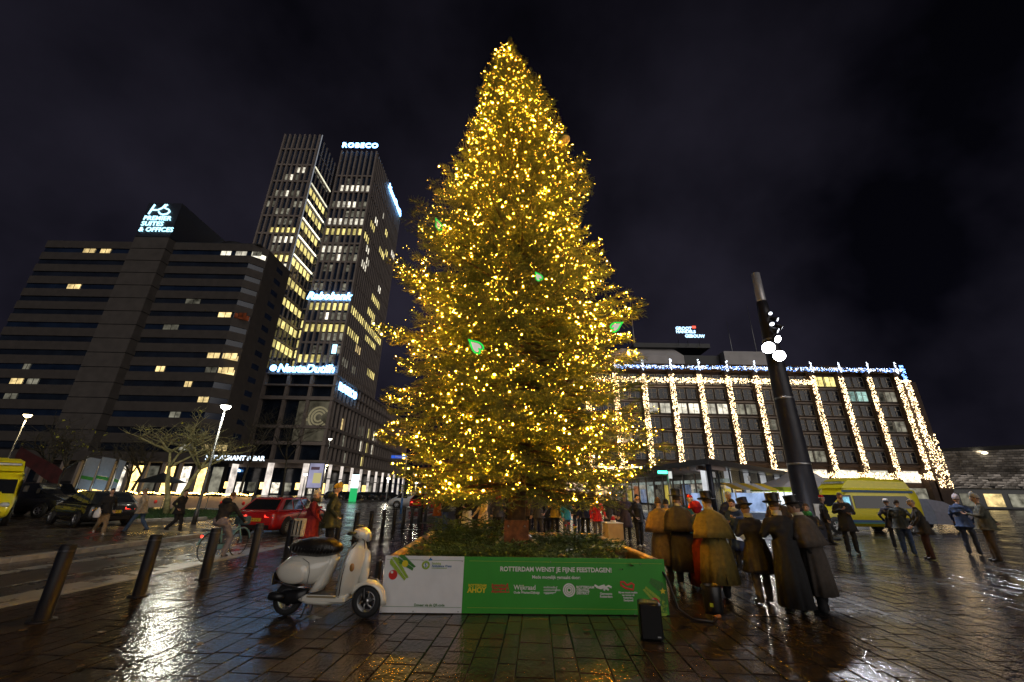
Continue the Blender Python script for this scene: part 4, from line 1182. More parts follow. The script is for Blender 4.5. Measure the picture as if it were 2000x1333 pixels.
# street-name sign, dark signal post, lit totem and poster
p = P(793, 905, 36); q = P(780, 893, 36)
t = thing('street_sign', 'pale sticker-covered post with a blue street name plate', 'sign', (p.x, 36, -.1))
MB().lathe([(.09, 0), (.09, 1.2)], 10).build('post_sleeve', mat('sleeve_blue', (.05, .16, .4), .5, var=.6, scale=4), t)
MB().lathe([(.07, 1.2), (.06, q.z + .15)], 10).build('post', mat('post_white', (.6, .62, .66), .45, var=.15), t)
MB().box((q.x - p.x, -.08, q.z + .1), (1.35, .05, .24)).build('name_plate', glow('plate_blue', (.05, .16, .85), .75), t)
text('stop', M_pw, t, (q.x - p.x, -.112, q.z + .1))
p = G(822, 1021)
t = thing('signal_post', 'slim dark signal post among the far bollards', 'post', (p.x, p.y, 0))
MB().lathe([(.07, 0), (.055, 3.0), (.05, 3.02)], 10).build('post', M_boll, t)
MB().bbox((0, -.02, 2.55), (.22, .16, .5), .02).build('signal_box', M_black, t)
p = P(615, 940, 44)
t = thing('poster_sign', 'free standing lit poster sign in lilac and yellow', 'sign', (p.x, 44, -.05), .12)
MB().lathe([(.12, 0), (.12, 1.8)], 10).build('post', M_pole, t)
MB().bbox((0, 0, 3.05), (1.6, .22, 2.6), .03).build('frame', M_pole, t)
MB().ext((-.7, -.125, 1.85), (.7, -.112, 4.25)).build('poster', glow('poster_lilac', (.60, .58, .85), .55, .25, .8, .9), t)
MB().ext((-.2, -.138, 2.3), (.6, -.127, 3.3)).build('poster_block', glow('poster_yellow', (.9, .8, .35), .55), t)
MB().ext((-.55, -.138, 3.6), (.3, -.127, 3.9)).build('poster_block', glow('poster_dark', (.25, .15, .2), .3), t)
p = P(691, 958, 66)
t = thing('totem_sign', 'glowing green and white totem sign by the tower arcade', 'sign', (p.x, 66, -.1))
MB().ext((-.5, -.2, 0), (.5, .2, 2.0)).build('lower_panel', glow('totem_green', (.03, .55, .16), .9), t)
MB().ext((-.5, -.2, 2.01), (.5, .2, 4.0)).build('upper_panel', glow('totem_white', (.7, .95, 1.0), 2.2), t)
p = P(1292, 923, 24.5)
t = thing('traffic_light', 'traffic light glowing bright green before the glass pavilion', 'traffic light', (p.x + .35, 24.5, 0))
MB().lathe([(.07, 0), (.06, p.z + .2)], 10).build('post', M_galv, t)
MB().bbox((-.32, -.02, p.z), (.62, .16, .24), .03).build('signal_head', M_black, t)
MB().ext((-.60, -.125, p.z - .08), (-.06, -.10, p.z + .08)).build('green_lens', glow('signal_green', (.05, 1.0, .45), 7.0), t)
MB().ext((.0, -.12, p.z - .34), (.2, -.10, p.z + .06)).build('white_plate', glow('signal_plate', (.9, .95, .9), .8), t)

# ---- metro pavilion
A = Vector((14.4, 30.0)); B = Vector((50, 63.5)); C = Vector((30, 82)); D = Vector((10.5, 62))
pav = thing('metro_pavilion', 'glass metro pavilion with a thin dark roof and white lit piers', 'pavilion', (A.x, A.y, 0))
def rel(v, z): return (v.x - A.x, v.y - A.y, z)
M_pav = mat('pavilion_steel', (.035, .04, .06), .35, metal=.5, var=.2)
MB().loft([[rel(q, 3.85) for q in (A, B, C, D)], [rel(q, 4.25) for q in (A, B, C, D)]]).build('roof', M_pav, pav)
M_soff = mat('soffit_panel', (.42, .33, .31), .5, var=.2, scale=.5)
dl = (D - A).normalized(); dr = (B - A).normalized()
for k in range(26):
    a = A + dl * (.5 + k * 1.2) + dr * .15; b = a + dr * 3.6
    nrm = Vector((-(b - a).y, (b - a).x)).normalized() * .09
    MB().loft([[rel(q, 3.55) for q in (a - nrm, b - nrm, b + nrm, a + nrm)], [rel(q, 3.848) for q in (a - nrm, b - nrm, b + nrm, a + nrm)]]).build('roof_beam', M_soff, pav)
ci = A + dl * 1.0 + dr * 3.9
MB().lathe([(.19, 0), (.19, 3.85)], 14, rel(A + dl * .3 + dr * .3, 0)).build('corner_column', M_pav, pav)
def wall_run(a, b, name, m, z0, z1, th=.06):
    n = Vector((-(b - a).y, (b - a).x)).normalized() * th
    return MB().loft([[rel(q, z0) for q in (a, b, b + n, a + n)], [rel(q, z1) for q in (a, b, b + n, a + n)]]).build(name, m, pav)
M_pane = mat('pavilion_glass', (.05, .06, .07), .08, var=0, spec=.8, alpha=.35)
M_inter = [glow('kiosk_white', (.80, .95, .85), .55, .7, 1.2, .5), glow('kiosk_yellow', (1.0, .78, .12), .9, .5, 1.2, .6), glow('kiosk_blue', (.45, .60, .95), .5, .7, 1.2, .4), M_dim, glow('kiosk_orange', (1, .35, .12), .6, .5, 1.2)]
for k in range(14):
    a = ci + dl * (k * 2.0); wall_run(a, a + dl * 1.9, 'glass_panel', M_pane, .1, 3.5); wall_run(a + dl * 1.91, a + dl * 1.99, 'mullion', M_soff, 0, 3.54, .12)
    b = a + dr * 1.8 + dl * .3
    wall_run(b, b + dl * 1.5, 'kiosk', M_inter[(k * 2 + 1) % 5], .8, 2.3 + .4 * (k % 2)); wall_run(b + dr * .02, b + dl * 1.7 + dr * .02, 'kiosk_light', M_inter[0], 2.8, 3.1)
for k in range(18):
    a = A + dl * 1.2 + dr * (1.0 + k * 2.5); wall_run(a, a + dr * 2.38, 'glass_panel', M_pane, .1, 3.8); wall_run(a + dr * 2.39, a + dr * 2.49, 'mullion', M_pav, 0, 3.84, .1)
    if k % 2 == 0 and k < 12:
        c = a + dl * .9 + dr * 1.2; wall_run(c, c + dr * .55, 'lit_pier', glow('lit_pier', (.95, .97, 1.0), .75, .3, .8, .8), .0, 3.82, .4)
    c = a + dl * 2.4; wall_run(c, c + dr * 1.8, 'kiosk', M_inter[(k * 3 + 2) % 5], .6, 1.9 + .3 * (k % 3))
MB().lathe([(.01, 0), (.01, .01)], 4, rel(ci, .0)).build('threshold', M_pav, pav)
for k in (1.2, 9.0):          # white pictogram plates
    c = A + dr * k + dl * .55; w = wall_run(c, c + dr * .55, 'pictogram_plate', M_white, 3.0, 3.4, .03)

# ---- market tent and striped stall
def tent(loc, w, d, z, peak, m1, m2, label, rz=0.0):
    t = thing('market_tent', label, 'tent', loc, rz)
    for sx in (-1, 1):
        for sy in (-1, 1): MB().box((sx * (w / 2 - .03), sy * (d / 2 - .03), z / 2), (.05, .05, z)).build('leg', M_galv, t)
    MB().add([(-w / 2, -d / 2, z), (w / 2, -d / 2, z), (w / 2, d / 2, z), (-w / 2, d / 2, z), (0, 0, peak), (-w * .2, -d * .2, z + (peak - z) * .42), (w * .2, -d * .2, z + (peak - z) * .42), (w * .2, d * .2, z + (peak - z) * .42), (-w * .2, d * .2, z + (peak - z) * .42)],
             [(0, 1, 6, 5), (1, 2, 7, 6), (2, 3, 8, 7), (3, 0, 5, 8), (5, 6, 4), (6, 7, 4), (7, 8, 4), (8, 5, 4)], sm=False).build('canopy', m1, t)
    for a, b in (((-w / 2, -d / 2), (w / 2, -d / 2)), ((w / 2, -d / 2), (w / 2, d / 2)), ((w / 2, d / 2), (-w / 2, d / 2)), ((-w / 2, d / 2), (-w / 2, -d / 2))):
        MB().quad((a[0], a[1], z - .26), (b[0], b[1], z - .26), (b[0], b[1], z + .01), (a[0], a[1], z + .01)).build('valance', m2, t)
    MB().ext((-w / 2 + .1, -d / 2 + .3, 0), (w / 2 - .1, -d / 2 + .8, .9)).build('counter', M_white, t)
    MB().ext((-w / 2 + .06, d / 2 - .08, .0), (w / 2 - .06, d / 2 - .04, z - .3)).build('back_wall', M_white, t)
    lamp_light('tent_lamp', (0, 0, z - .15), 260, (.85, .92, 1.0), t, 'POINT', .15)
    return t
M_canvas = mat('white_canvas', (.62, .62, .66), .7, var=.06); M_lime = mat('lime_valance', (.42, .55, .03), .6, var=.06)
p = P(1568, 950, 31); tent((p.x, 31, 0), 5.6, 4.0, 2.35, 4.0, M_canvas, M_lime, 'white peaked market tent with a lime green valance')
p = P(1463, 955, 24.5)
t = thing('striped_stall', 'small market stall under a yellow and white striped awning', 'stall', (p.x, 24.5, 0))
for k in range(5):
    m = (mat('stripe_yellow', (.75, .52, .02), .6), M_canvas)[k % 2]
    MB().poly([(-1.25 + k * .5, -.8, 2.05), (-.755 + k * .5, -.8, 2.05), (-.755 + k * .5, .7, 2.42), (-1.25 + k * .5, .7, 2.42)], .02, (0, 0, 1)).build('awning_stripe', m, t)
for x in (-1.2, 1.2):
    for y in (-.7, .6): MB().box((x, y, 1.02), (.05, .05, 2.04)).build('leg', M_galv, t)
MB().ext((-1.15, -.6, .5), (1.15, .4, .88)).build('counter', mat('counter_blue', (.16, .25, .45), .5), t)
MB().ext((-1.1, .5, .9), (1.1, .56, 1.9)).build('back_board', glow('stall_screen', (.45, .62, 1.0), .55, .6, 1.2, .8), t)
lamp_light('stall_lamp', (0, -.1, 1.9), 110, (1, .95, .85), t, 'POINT', .1)
p = G(1832, 1000)
t = thing('canvas_trailer', 'grey canvas covered trailer behind the ambulance', 'trailer', (26.5, 26.5, 0), .1)
MB().loft([[(-1.3, -.8, .35), (1.3, -.8, .35), (1.3, .8, .35), (-1.3, .8, .35)], [(-1.3, -.8, 1.1), (1.3, -.8, .75), (1.3, .8, .75), (-1.3, .8, 1.1)], [(-1.3, -.6, 1.75), (-.2, -.6, 1.6), (-.2, .6, 1.6), (-1.3, .6, 1.75)]]).build('cover', mat('grey_canvas', (.22, .22, .27), .7, var=.1), t)
for s in (-1, 1): MB().lathe([(.05, -.08), (.28, -.08), (.3, 0), (.28, .08), (.05, .08)], 16, (0, s * .86, .3), 'Y').build('wheel', M_black, t)

# ---- terrace fence with light string, flags, parasol
for k in range(8):
    p = street(-29.4 + k * 1.75, 34.4)
    b = thing('barrier_panel', 'white printed barrier panel in the terrace fence under the light string', 'barrier', (p.x, p.y, 0.0), 0, 'terrace fence panels')
    MB().ext((-.83, -.02, .12), (.83, .02, .98)).build('panel', mat('barrier_cream', (.45, .34, .27), .6, var=.2, scale=1.2), b)
    MB().lathe([(.001, -.03), (.14, -.03), (.14, .0)], 12, (.3, 0, .52), 'Y').build('badge', M_pr, b)
    for s in (-.8, .8): MB().box((s, .04, .55), (.05, .05, 1.1)).build('post', M_dark, b)
v, f = [], []
for k in range(520):
    p = street(random.uniform(-30.2, -16.2), 34.3); z = 1.12 + .10 * abs(math.sin(p.x * 1.8)) + random.uniform(-.05, .05); h = random.uniform(.015, .035); i0 = len(v)
    v += [(p.x + h * q[0], p.y - .05 + random.uniform(-.05, .05), z + h * q[2]) if False else (p.x + h * q[0], p.y - .05 + h * q[1], z + h * q[2]) for q in octv]; f += [tuple(i + i0 for i in t_) for t_ in octf]
o = MB().add(v, f).build('light_string', glow('terrace_fairy', (1, .62, .14), 26)); o['kind'] = 'stuff'; tag(o, 'golden light string along the terrace fence', 'string lights')
M_flagw = mat('flag_white', (.22, .24, .27), .7, var=.08); M_flagg = mat('flag_green', (.03, .18, .02), .7)
for px, py0, py1, lab in ((160, 890, 952, 'white and green banner flag nearest the dark van'), (190, 890, 952, 'white and green banner flag standing in mid row'), (226, 895, 952, 'narrow pale banner flag beside the terrace lights')):
    p = P(px, py1, 33.5); q = P(px, py0, 33.5); H = q.z
    t = thing('banner_flag', lab, 'flag', (p.x, 33.5, 0), .1)
    MB().tube([(-.4, 0, 0), (-.4, 0, H)], .03, 6).build('pole', M_galv, t)
    w = 1.0 if px < 220 else .5
    for i, (z0, z1, m) in enumerate(((H - 1.5, H - .1, M_flagw), (H - 1.75, H - 1.503, M_flagg), (1.4, H - 1.753, M_flagw))):
        rows = [[(-.38 + w * u, .07 * math.sin(3 * u + zz), zz - .15 * u) for u in (0, .33, .66, 1)] for zz in (z0, (z0 + z1) / 2, z1)]
        front = [r for r in rows]
        mb = MB(); mb.loft(front, 0, True, closed=False)
        mb.build('cloth', m, t)
    if px == 190: lamp_light('flag_lamp', (0, -1.5, 1.0), 60, (.6, .85, 1), t, 'POINT', .15)
t = thing('parasol', 'folded-edge black parasol over the lit terrace', 'parasol', (street(-25.0, 35.6).x, 35.6, 0))
MB().tube([(0, 0, 0), (0, 0, 2.6)], .03, 8).build('pole', M_dark, t)
MB().lathe([(1.9, 1.95), (.9, 2.35), (.03, 2.75)], 8, sm=False, caps=False).build('canopy', M_dark, t)
t = thing('red_banner', 'slack red and pink banner hanging behind the yellow van', 'banner', (P(70, 925, 27).x, 27, 0))
for s in (-1.7, 1.7): MB().tube([(s, 0, 0), (s, 0, 4.2 if s < 0 else 2.7)], .04, 6).build('post', M_dark, t)
rows = [[(x, .1 * math.sin(2 * x + k), 4.0 - (x + 1.7) * .44 - .3 * k) for x in np.linspace(-1.68, 1.68, 8)] for k in range(4)]
MB().loft(rows, 0, True, closed=False).build('cloth', mat('banner_red', (.05, .008, .008), .7, var=.5, scale=1.5), t)

# ---- bare street trees
M_trunk = mat('lamplit_bark', (0.30, 0.28, 0.13), 0.85, var=.4, scale=6, bump=.5, bscale=30)  # lamplight on the main tree is put into a lighter bark colour
M_leafy = mat('last_yellow_leaf', (.35, .36, .03), .6, var=.3)
def bare_tree(loc, h, seed, label, spread=1.0, twin=False, leaves=10, dark=False, rad=.16):
    r = random.Random(seed); t = thing('bare_tree', label, 'tree', loc, 0)
    tr_, cr_ = MB(), MB(); ends = []
    def grow(p, d, L, rad, lev):
        pts = [p]; q = p.copy(); dd = d.copy()
        for k in range(4):
            dd = (dd + Vector((r.uniform(-1, 1), r.uniform(-1, 1), r.uniform(-.5, .7))) * (.10 + .07 * lev)).normalized()
            q = q + dd * L / 4; pts.append(q.copy())
        (tr_ if lev == 0 else cr_).tube(pts, [rad * (1 - .16 * k) for k in range(5)], 7 if lev < 2 else 4)
        if lev >= 4: ends.append(q); return
        n = (5, 4, 4, 3)[lev]
        for k in range(n):
            s = r.uniform(.35, 1.0) if lev else r.uniform(.62, 1.0); b = pts[min(4, max(1, int(round(s * 4))))]
            a = r.uniform(0, 6.28); el = r.uniform(.05, .8) if lev == 0 else r.uniform(-.35, .6)
            nd = (Vector((math.cos(a) * math.cos(el) * spread, math.sin(a) * math.cos(el) * spread, math.sin(el) + .12)) + dd * .55).normalized()
            grow(b, nd, L * r.uniform(.5, .75) if lev else L * .5, rad * (.46 if lev == 0 else .5), lev + 1)
    for s in ((-1, 1) if twin else (0,)):
        grow(Vector((s * .22, 0, 0)), Vector((s * .10, .02, 1)), h * .58, rad, 0)
    bm_ = mat('unlit_bark', (.05, .045, .03), .8, var=.4, scale=6, bump=.5, bscale=30) if dark else M_trunk  # unlit copy of the bark: shade on the other trees put into the colour
    tr_.build('trunk', bm_, t); cr_.build('crown', bm_, t)
    lm = MB()
    for k in range(leaves):
        e = r.choice(ends)
        for j in range(3):
            c = e + Vector((r.uniform(-.15, .15), r.uniform(-.15, .15), r.uniform(-.15, .1))); a = Vector((r.uniform(-1, 1), r.uniform(-1, 1), r.uniform(-1, 1))) * .09; b = Vector((r.uniform(-1, 1), r.uniform(-1, 1), r.uniform(-1, 1))) * .07
            lm.quad(c - a, c + b, c + a, c - b)
    if leaves: o = lm.build('leaf_cluster', M_leafy, t); o['kind'] = 'stuff'
g = G(330, 1006); bare_tree((g.x, g.y, .05), 6.6, 4, 'floodlit bare twin stemmed tree spreading over the lawn', 1.15, True, 14, rad=.19)
bare_tree((P(78, 985, 29).x, 29, 0), 6.5, 8, 'bare lichen spotted tree beyond the yellow van and dark van', .9, True, 16, True)
bare_tree((P(395, 985, 38).x, 38, .0), 8.5, 12, 'thin bare tree before the hotel shopfronts', .8, False, 0, True)
bare_tree((P(462, 985, 42).x, 42, -.1), 9.5, 15, 'slim bare tree between the hotel and the towers', .8, False, 0, True)
bare_tree((P(548, 985, 50).x, 50, -.1), 11.5, 18, 'dark bare tree in front of the tower arcade', .9, False, 0, True)
bare_tree((P(240, 985, 36.5).x, 36.5, .0), 6.0, 23, 'leaning bare tree behind the terrace fence lights', .7, True, 0, True)
# ================================================================== VEHICLES (local +X is forward)
M_tyre = mat('tyre_rubber', (0.016, 0.016, 0.017), 0.7, var=.2, scale=30)
M_rim = mat('alloy_rim', (0.45, 0.45, 0.46), 0.3, metal=.9, var=.1)
M_cglass = mat('car_glass', (0.012, 0.014, 0.018), 0.06, var=0, spec=.8)
M_tail = glow('tail_lamp', (1.0, 0.035, 0.02), 5.0)
M_tailo = mat('tail_lens', (.35, .015, .012), .2, coat=1, var=0)
M_head = mat('head_lens', (.5, .5, .52), .1, coat=1, var=0)
M_plate = mat('number_plate', (.72, .5, .04), .4, var=.02)
def wheel_mesh(r, w, spokes=5):
    t = MB().lathe([(r * .62, -w / 2), (r * .9, -w / 2), (r, -w * .32), (r, w * .32), (r * .9, w / 2), (r * .62, w / 2)], 24, axis='Y', caps=False).mesh('tyre', M_tyre)
    mb = MB().lathe([(r * .64, -w * .42), (r * .66, -w * .48), (r * .58, -w * .46), (r * .56, -w * .1), (r * .56, w * .4), (r * .64, w * .42)], 24, axis='Y', caps=False)
    for k in range(spokes):
        a = 2 * PI * k / spokes
        mb.box((r * .33 * math.cos(a), -w * .40, r * .33 * math.sin(a)), (r * .56, .03, r * .13), M=Matrix.Rotation(-a, 3, 'Y'))
    mb.lathe([(r * .15, -w * .47), (r * .15, -w * .2)], 12, axis='Y')
    mb.lathe([(r * .56, -w * .05), (r * .1, -w * .05)], 20, axis='Y', mi=1)
    return t, mb.mesh('rim', [M_rim, M_black])
WHEELS = {}
def wheels(t, pts, r, w, spokes=5):
    key = (r, w, spokes)
    if key not in WHEELS: WHEELS[key] = wheel_mesh(r, w, spokes)
    for x, y in pts:
        o = put('wheel', WHEELS[key][0], t, (x, y, r), (0, 0, 0 if y < 0 else PI))
        put('rim', WHEELS[key][1], o)
def body_loft(st, W):
    """st: (x, z_bottom, z_top, width factor) -> rounded sections"""
    rings = []
    for x, zb, zt, wf in st:
        w = W / 2 * wf; h = zt - zb
        half = [(w * .80, zb), (w * .96, zb + h * .12), (w, zb + h * .34), (w * .995, zb + h * .62), (w * .965, zb + h * .86), (w * .88, zb + h * .985), (w * .5, zt + .012)]
        rings.append([(x, y, z) for y, z in half] + [(x, -y, z) for y, z in reversed(half)])
    return MB().loft(rings, 0, True)
def strip(t, name, pts, m, th=.012):
    a = [Vector(p) for p in pts]; n = (a[1] - a[0]).cross(a[2] - a[0]).normalized() * th
    return MB().loft([[p - n * .3 for p in a], [p + n for p in a]]).build(name, m, t)
def make_car(label, loc, rz, paint, L=4.3, W=1.80, H=1.44, tail=True, name='car', cat='car', group=None, plate=True, hood=.74, spokes=5):
    t = thing(name, label, cat, loc, rz, group)
    r_, f_ = -L / 2, L / 2
    st = [(r_, .36, .80, .80), (r_ + .06, .26, .90, .92), (r_ + .35, .20, .93, .985), (-.6, .18, .94, 1), (.5, .18, .94, 1), (f_ - 1.05, .18, .93, 1), (f_ - .75, .19, .88, .99), (f_ - .3, .21, hood + .04, .95), (f_ - .08, .28, hood - .06, .86), (f_, .36, hood - .16, .74)]
    body_loft(st, W).build('body', paint, t)
    b, h = .925, H
    xr, xr2, xf2, xf = r_ + .10, r_ + .62, f_ - 1.95, f_ - 1.12
    wb, wt = W / 2 * .93, W / 2 * .70
    def gh(i): return [[(xr + i, wb, b), (xf, wb * .96, b), (xf, -wb * .96, b), (xr + i, -wb, b)], [(xr2, wt, h - .05), (xf2, wt, h - .05), (xf2, -wt, h - .05), (xr2, -wt, h - .05)], [(xr2 + .12, wt * .85, h), (xf2 - .12, wt * .85, h), (xf2 - .12, -wt * .85, h), (xr2 + .12, -wt * .85, h)]]
    MB().loft(gh(0)).build('cabin', paint, t)
    def lerp(a, b_, u): return Vector(a) + (Vector(b_) - Vector(a)) * u
    for s in (1, -1):
        B0, B1, T0, T1 = (xr, s * wb, b), (xf, s * wb * .96, b), (xr2, s * wt, h - .05), (xf2, s * wt, h - .05)
        for u0, u1 in ((.09, .33), (.36, .62), (.65, .95)):
            q = [lerp(lerp(B0, B1, u0), lerp(T0, T1, u0), .08), lerp(lerp(B0, B1, u1), lerp(T0, T1, u1), .08), lerp(lerp(B0, B1, min(u1, .93)), lerp(T0, T1, min(u1, .97)), .90), lerp(lerp(B0, B1, max(u0, .06)), lerp(T0, T1, u0 + .02), .90)]
            if s > 0: q = q[::-1]
            strip(t, 'side_window', q, M_cglass)
        for x in (-.55, .55): MB().box((x, s * (W / 2 - .004), .72), (.16, .03, .03)).build('door_handle', paint, t)
        MB().ell((xf - .15, s * (W / 2 + .08), .98), (.08, .1, .065), 10, 6).build('mirror', paint, t)
        strip(t, 'tail_lamp', [(r_ + .035, s * .80 * W / 2, .68), (r_ + .02, s * .42 * W / 2, .70), (r_ + .03, s * .42 * W / 2, .80), (r_ + .10, s * .86 * W / 2, .82)][::s], M_tail if tail else M_tailo, .03)
        MB().ell((f_ - .16, s * W / 2 * .70, .62), (.12, .16, .075), 10, 6).build('headlamp', M_head, t)
        for x in (r_ + .82, f_ - .85): MB().lathe([(.365, -.02), (.385, .005), (.365, .012), (.30, .012)], 22, (x, s * (W / 2 - .006), .32), 'Y').build('wheel_arch', M_black, t)
    strip(t, 'rear_window', [(xr + .05, wb * .84, b + .04), (xr + .05, -wb * .84, b + .04), (xr2 - .05, -wt * .9, h - .09), (xr2 - .05, wt * .9, h - .09)][::-1], M_cglass, .02)
    strip(t, 'windscreen', [(xf - .04, -wb * .84, b + .03), (xf - .04, wb * .84, b + .03), (xf2 + .04, wt * .92, h - .09), (xf2 + .04, -wt * .92, h - .09)][::-1], M_cglass, .02)
    MB().box((r_ + .01, 0, .34), (.10, W * .70, .14)).build('rear_bumper', M_black, t)
    if plate:
        MB().box((r_ - .008, 0, .60), (.03, .52, .12)).build('number_plate', M_plate, t)
        text('plate', M_black, t, (r_ - .028, 0, .60), (PI / 2, 0, -PI / 2))
    wheels(t, [(x, s * (W / 2 - .055)) for x in (r_ + .82, f_ - .85) for s in (-1, 1)], .315, .20, spokes)
    return t
M_redp = mat('red_paint', (0.42, 0.012, 0.014), 0.25, coat=1, var=.04)
M_blackp = mat('black_paint', (0.016, 0.017, 0.018), 0.25, coat=1, var=.05)
M_silver = mat('silver_paint', (0.66, 0.68, 0.72), 0.3, metal=.1, coat=1, var=.05)
M_yel = mat('ambulance_yellow', (0.74, 0.64, 0.012), 0.32, coat=.6, var=.04)
hd = PI / 2 - STA
c = street(-4.35, 19.7)
rc = make_car('glossy red hatchback with glowing tail lights passing the bollards', (c.x - .35, c.y, -.10), hd - .03, M_redp, tail=True, spokes=10)
c = street(-5.0, 45.0)
make_car('small red car with its brake lights on behind the white van', (c.x + .3, c.y - 1.5, -.10), hd - .35, M_redp, 3.9, 1.72, 1.5)
for k, (px, py, lab, m) in enumerate(((655, 975, 'dark parked car in the row before the tower arcade', M_blackp), (672, 975, 'dark parked car in the row before the tower arcade', M_blackp), (712, 975, 'dark parked car in the row before the tower arcade', M_blackp), (735, 975, 'dark parked car in the row before the tower arcade', M_blackp), (756, 976, 'dark parked car in the row before the tower arcade', M_blackp))):
    p = P(px, py, 78); make_car(lab, (p.x, 78 + .5 * k, -.1), 1.2, m, tail=False, group='cars parked before the arcade', plate=False)

def make_van(label, loc, rz, paint, L=5.9, W=2.0, H=2.6, nose=.95, name='van', cat='van', zb=1.12, sill=.3, bonnet=1.12):
    t = thing(name, label, cat, loc, rz)
    r_, f_ = -L / 2, L / 2
    st = [(r_, .36, H * .93, .93), (r_ + .1, sill, H * .975, .985), (r_ + .6, sill, H, 1), (f_ - nose - 1.35, sill, H, 1), (f_ - nose - 1.0, sill, H - .05, .99), (f_ - nose - .72, sill, H - .34 * (H / 2.6) - .12, .98), (f_ - nose, sill, bonnet + .14, .98), (f_ - .35, sill, bonnet - .06, .95), (f_ - .06, .34, bonnet - .34, .88), (f_, .42, bonnet - .48, .80)]
    body_loft(st, W).build('body', paint, t)
    wheels(t, [(x, s * (W / 2 - .06)) for x in (r_ + 1.05, f_ - .95) for s in (-1, 1)], .345, .22, 6)
    for s in (1, -1):
        for x in (r_ + 1.05, f_ - .95): MB().lathe([(.40, -.02), (.42, .006), (.40, .014), (.32, .014)], 22, (x, s * (W / 2 - .010), .36), 'Y').build('wheel_arch', M_black, t)
        MB().bbox((f_ - nose - .35, s * (W / 2 + .14), zb + .32), (.10, .18, .30), .03).build('mirror', M_black, t)
        MB().ell((f_ - .20, s * W / 2 * .74, bonnet - .28), (.17, .16, .13), 10, 6).build('headlamp', M_head, t)
        strip(t, 'tail_lamp', [(r_ - .004, s * W / 2 * .90, .75), (r_ - .004, s * W / 2 * .80, .75), (r_ + .01, s * W / 2 * .80, 1.25), (r_ + .01, s * W / 2 * .90, 1.25)][::s], M_tailo, .02)
        q = [(f_ - nose - .02, s * W / 2 * 1.0, zb + .02), (f_ - nose - 1.15, s * W / 2 * 1.003, zb - .02), (f_ - nose - 1.15, s * W / 2 * .985, zb + .72), (f_ - nose - .62, s * W / 2 * .975, zb + .70)]
        strip(t, 'door_window', q[::s], M_cglass, .014)
    wz = bonnet + .16
    strip(t, 'windscreen', [(f_ - nose - .03, -W / 2 * .86, wz), (f_ - nose - .03, W / 2 * .86, wz), (f_ - nose - .72, W / 2 * .80, H - .34 * (H / 2.6) - .10), (f_ - nose - .72, -W / 2 * .80, H - .34 * (H / 2.6) - .10)][::-1], M_cglass, .035)
    MB().box((f_ - .02, 0, .48), (.10, W * .72, .22)).build('bumper', M_black, t)
    return t
# silver-white delivery van crossing behind the bollards
p = P(797, 990, 46); make_van('white delivery van crossing the street beyond the bollards', (p.x, 47.5, -.10), PI + .1, M_silver, 4.8, 1.85, 1.86, .85, zb=1.02, bonnet=1.02)
# dark van and car behind the yellow ambulance nose
make_van('dark van parked side-on between the yellow van and the pedestrians', (-27.0, 24.5, 0), .05, M_blackp, 4.8, 1.9, 1.75, .9, zb=1.02, bonnet=1.0)
c = P(163, 1000, 19); make_car('dark car with red tail lights behind the walking man', (c.x - .9, 20.3, 0), PI * .85, M_blackp, tail=True)

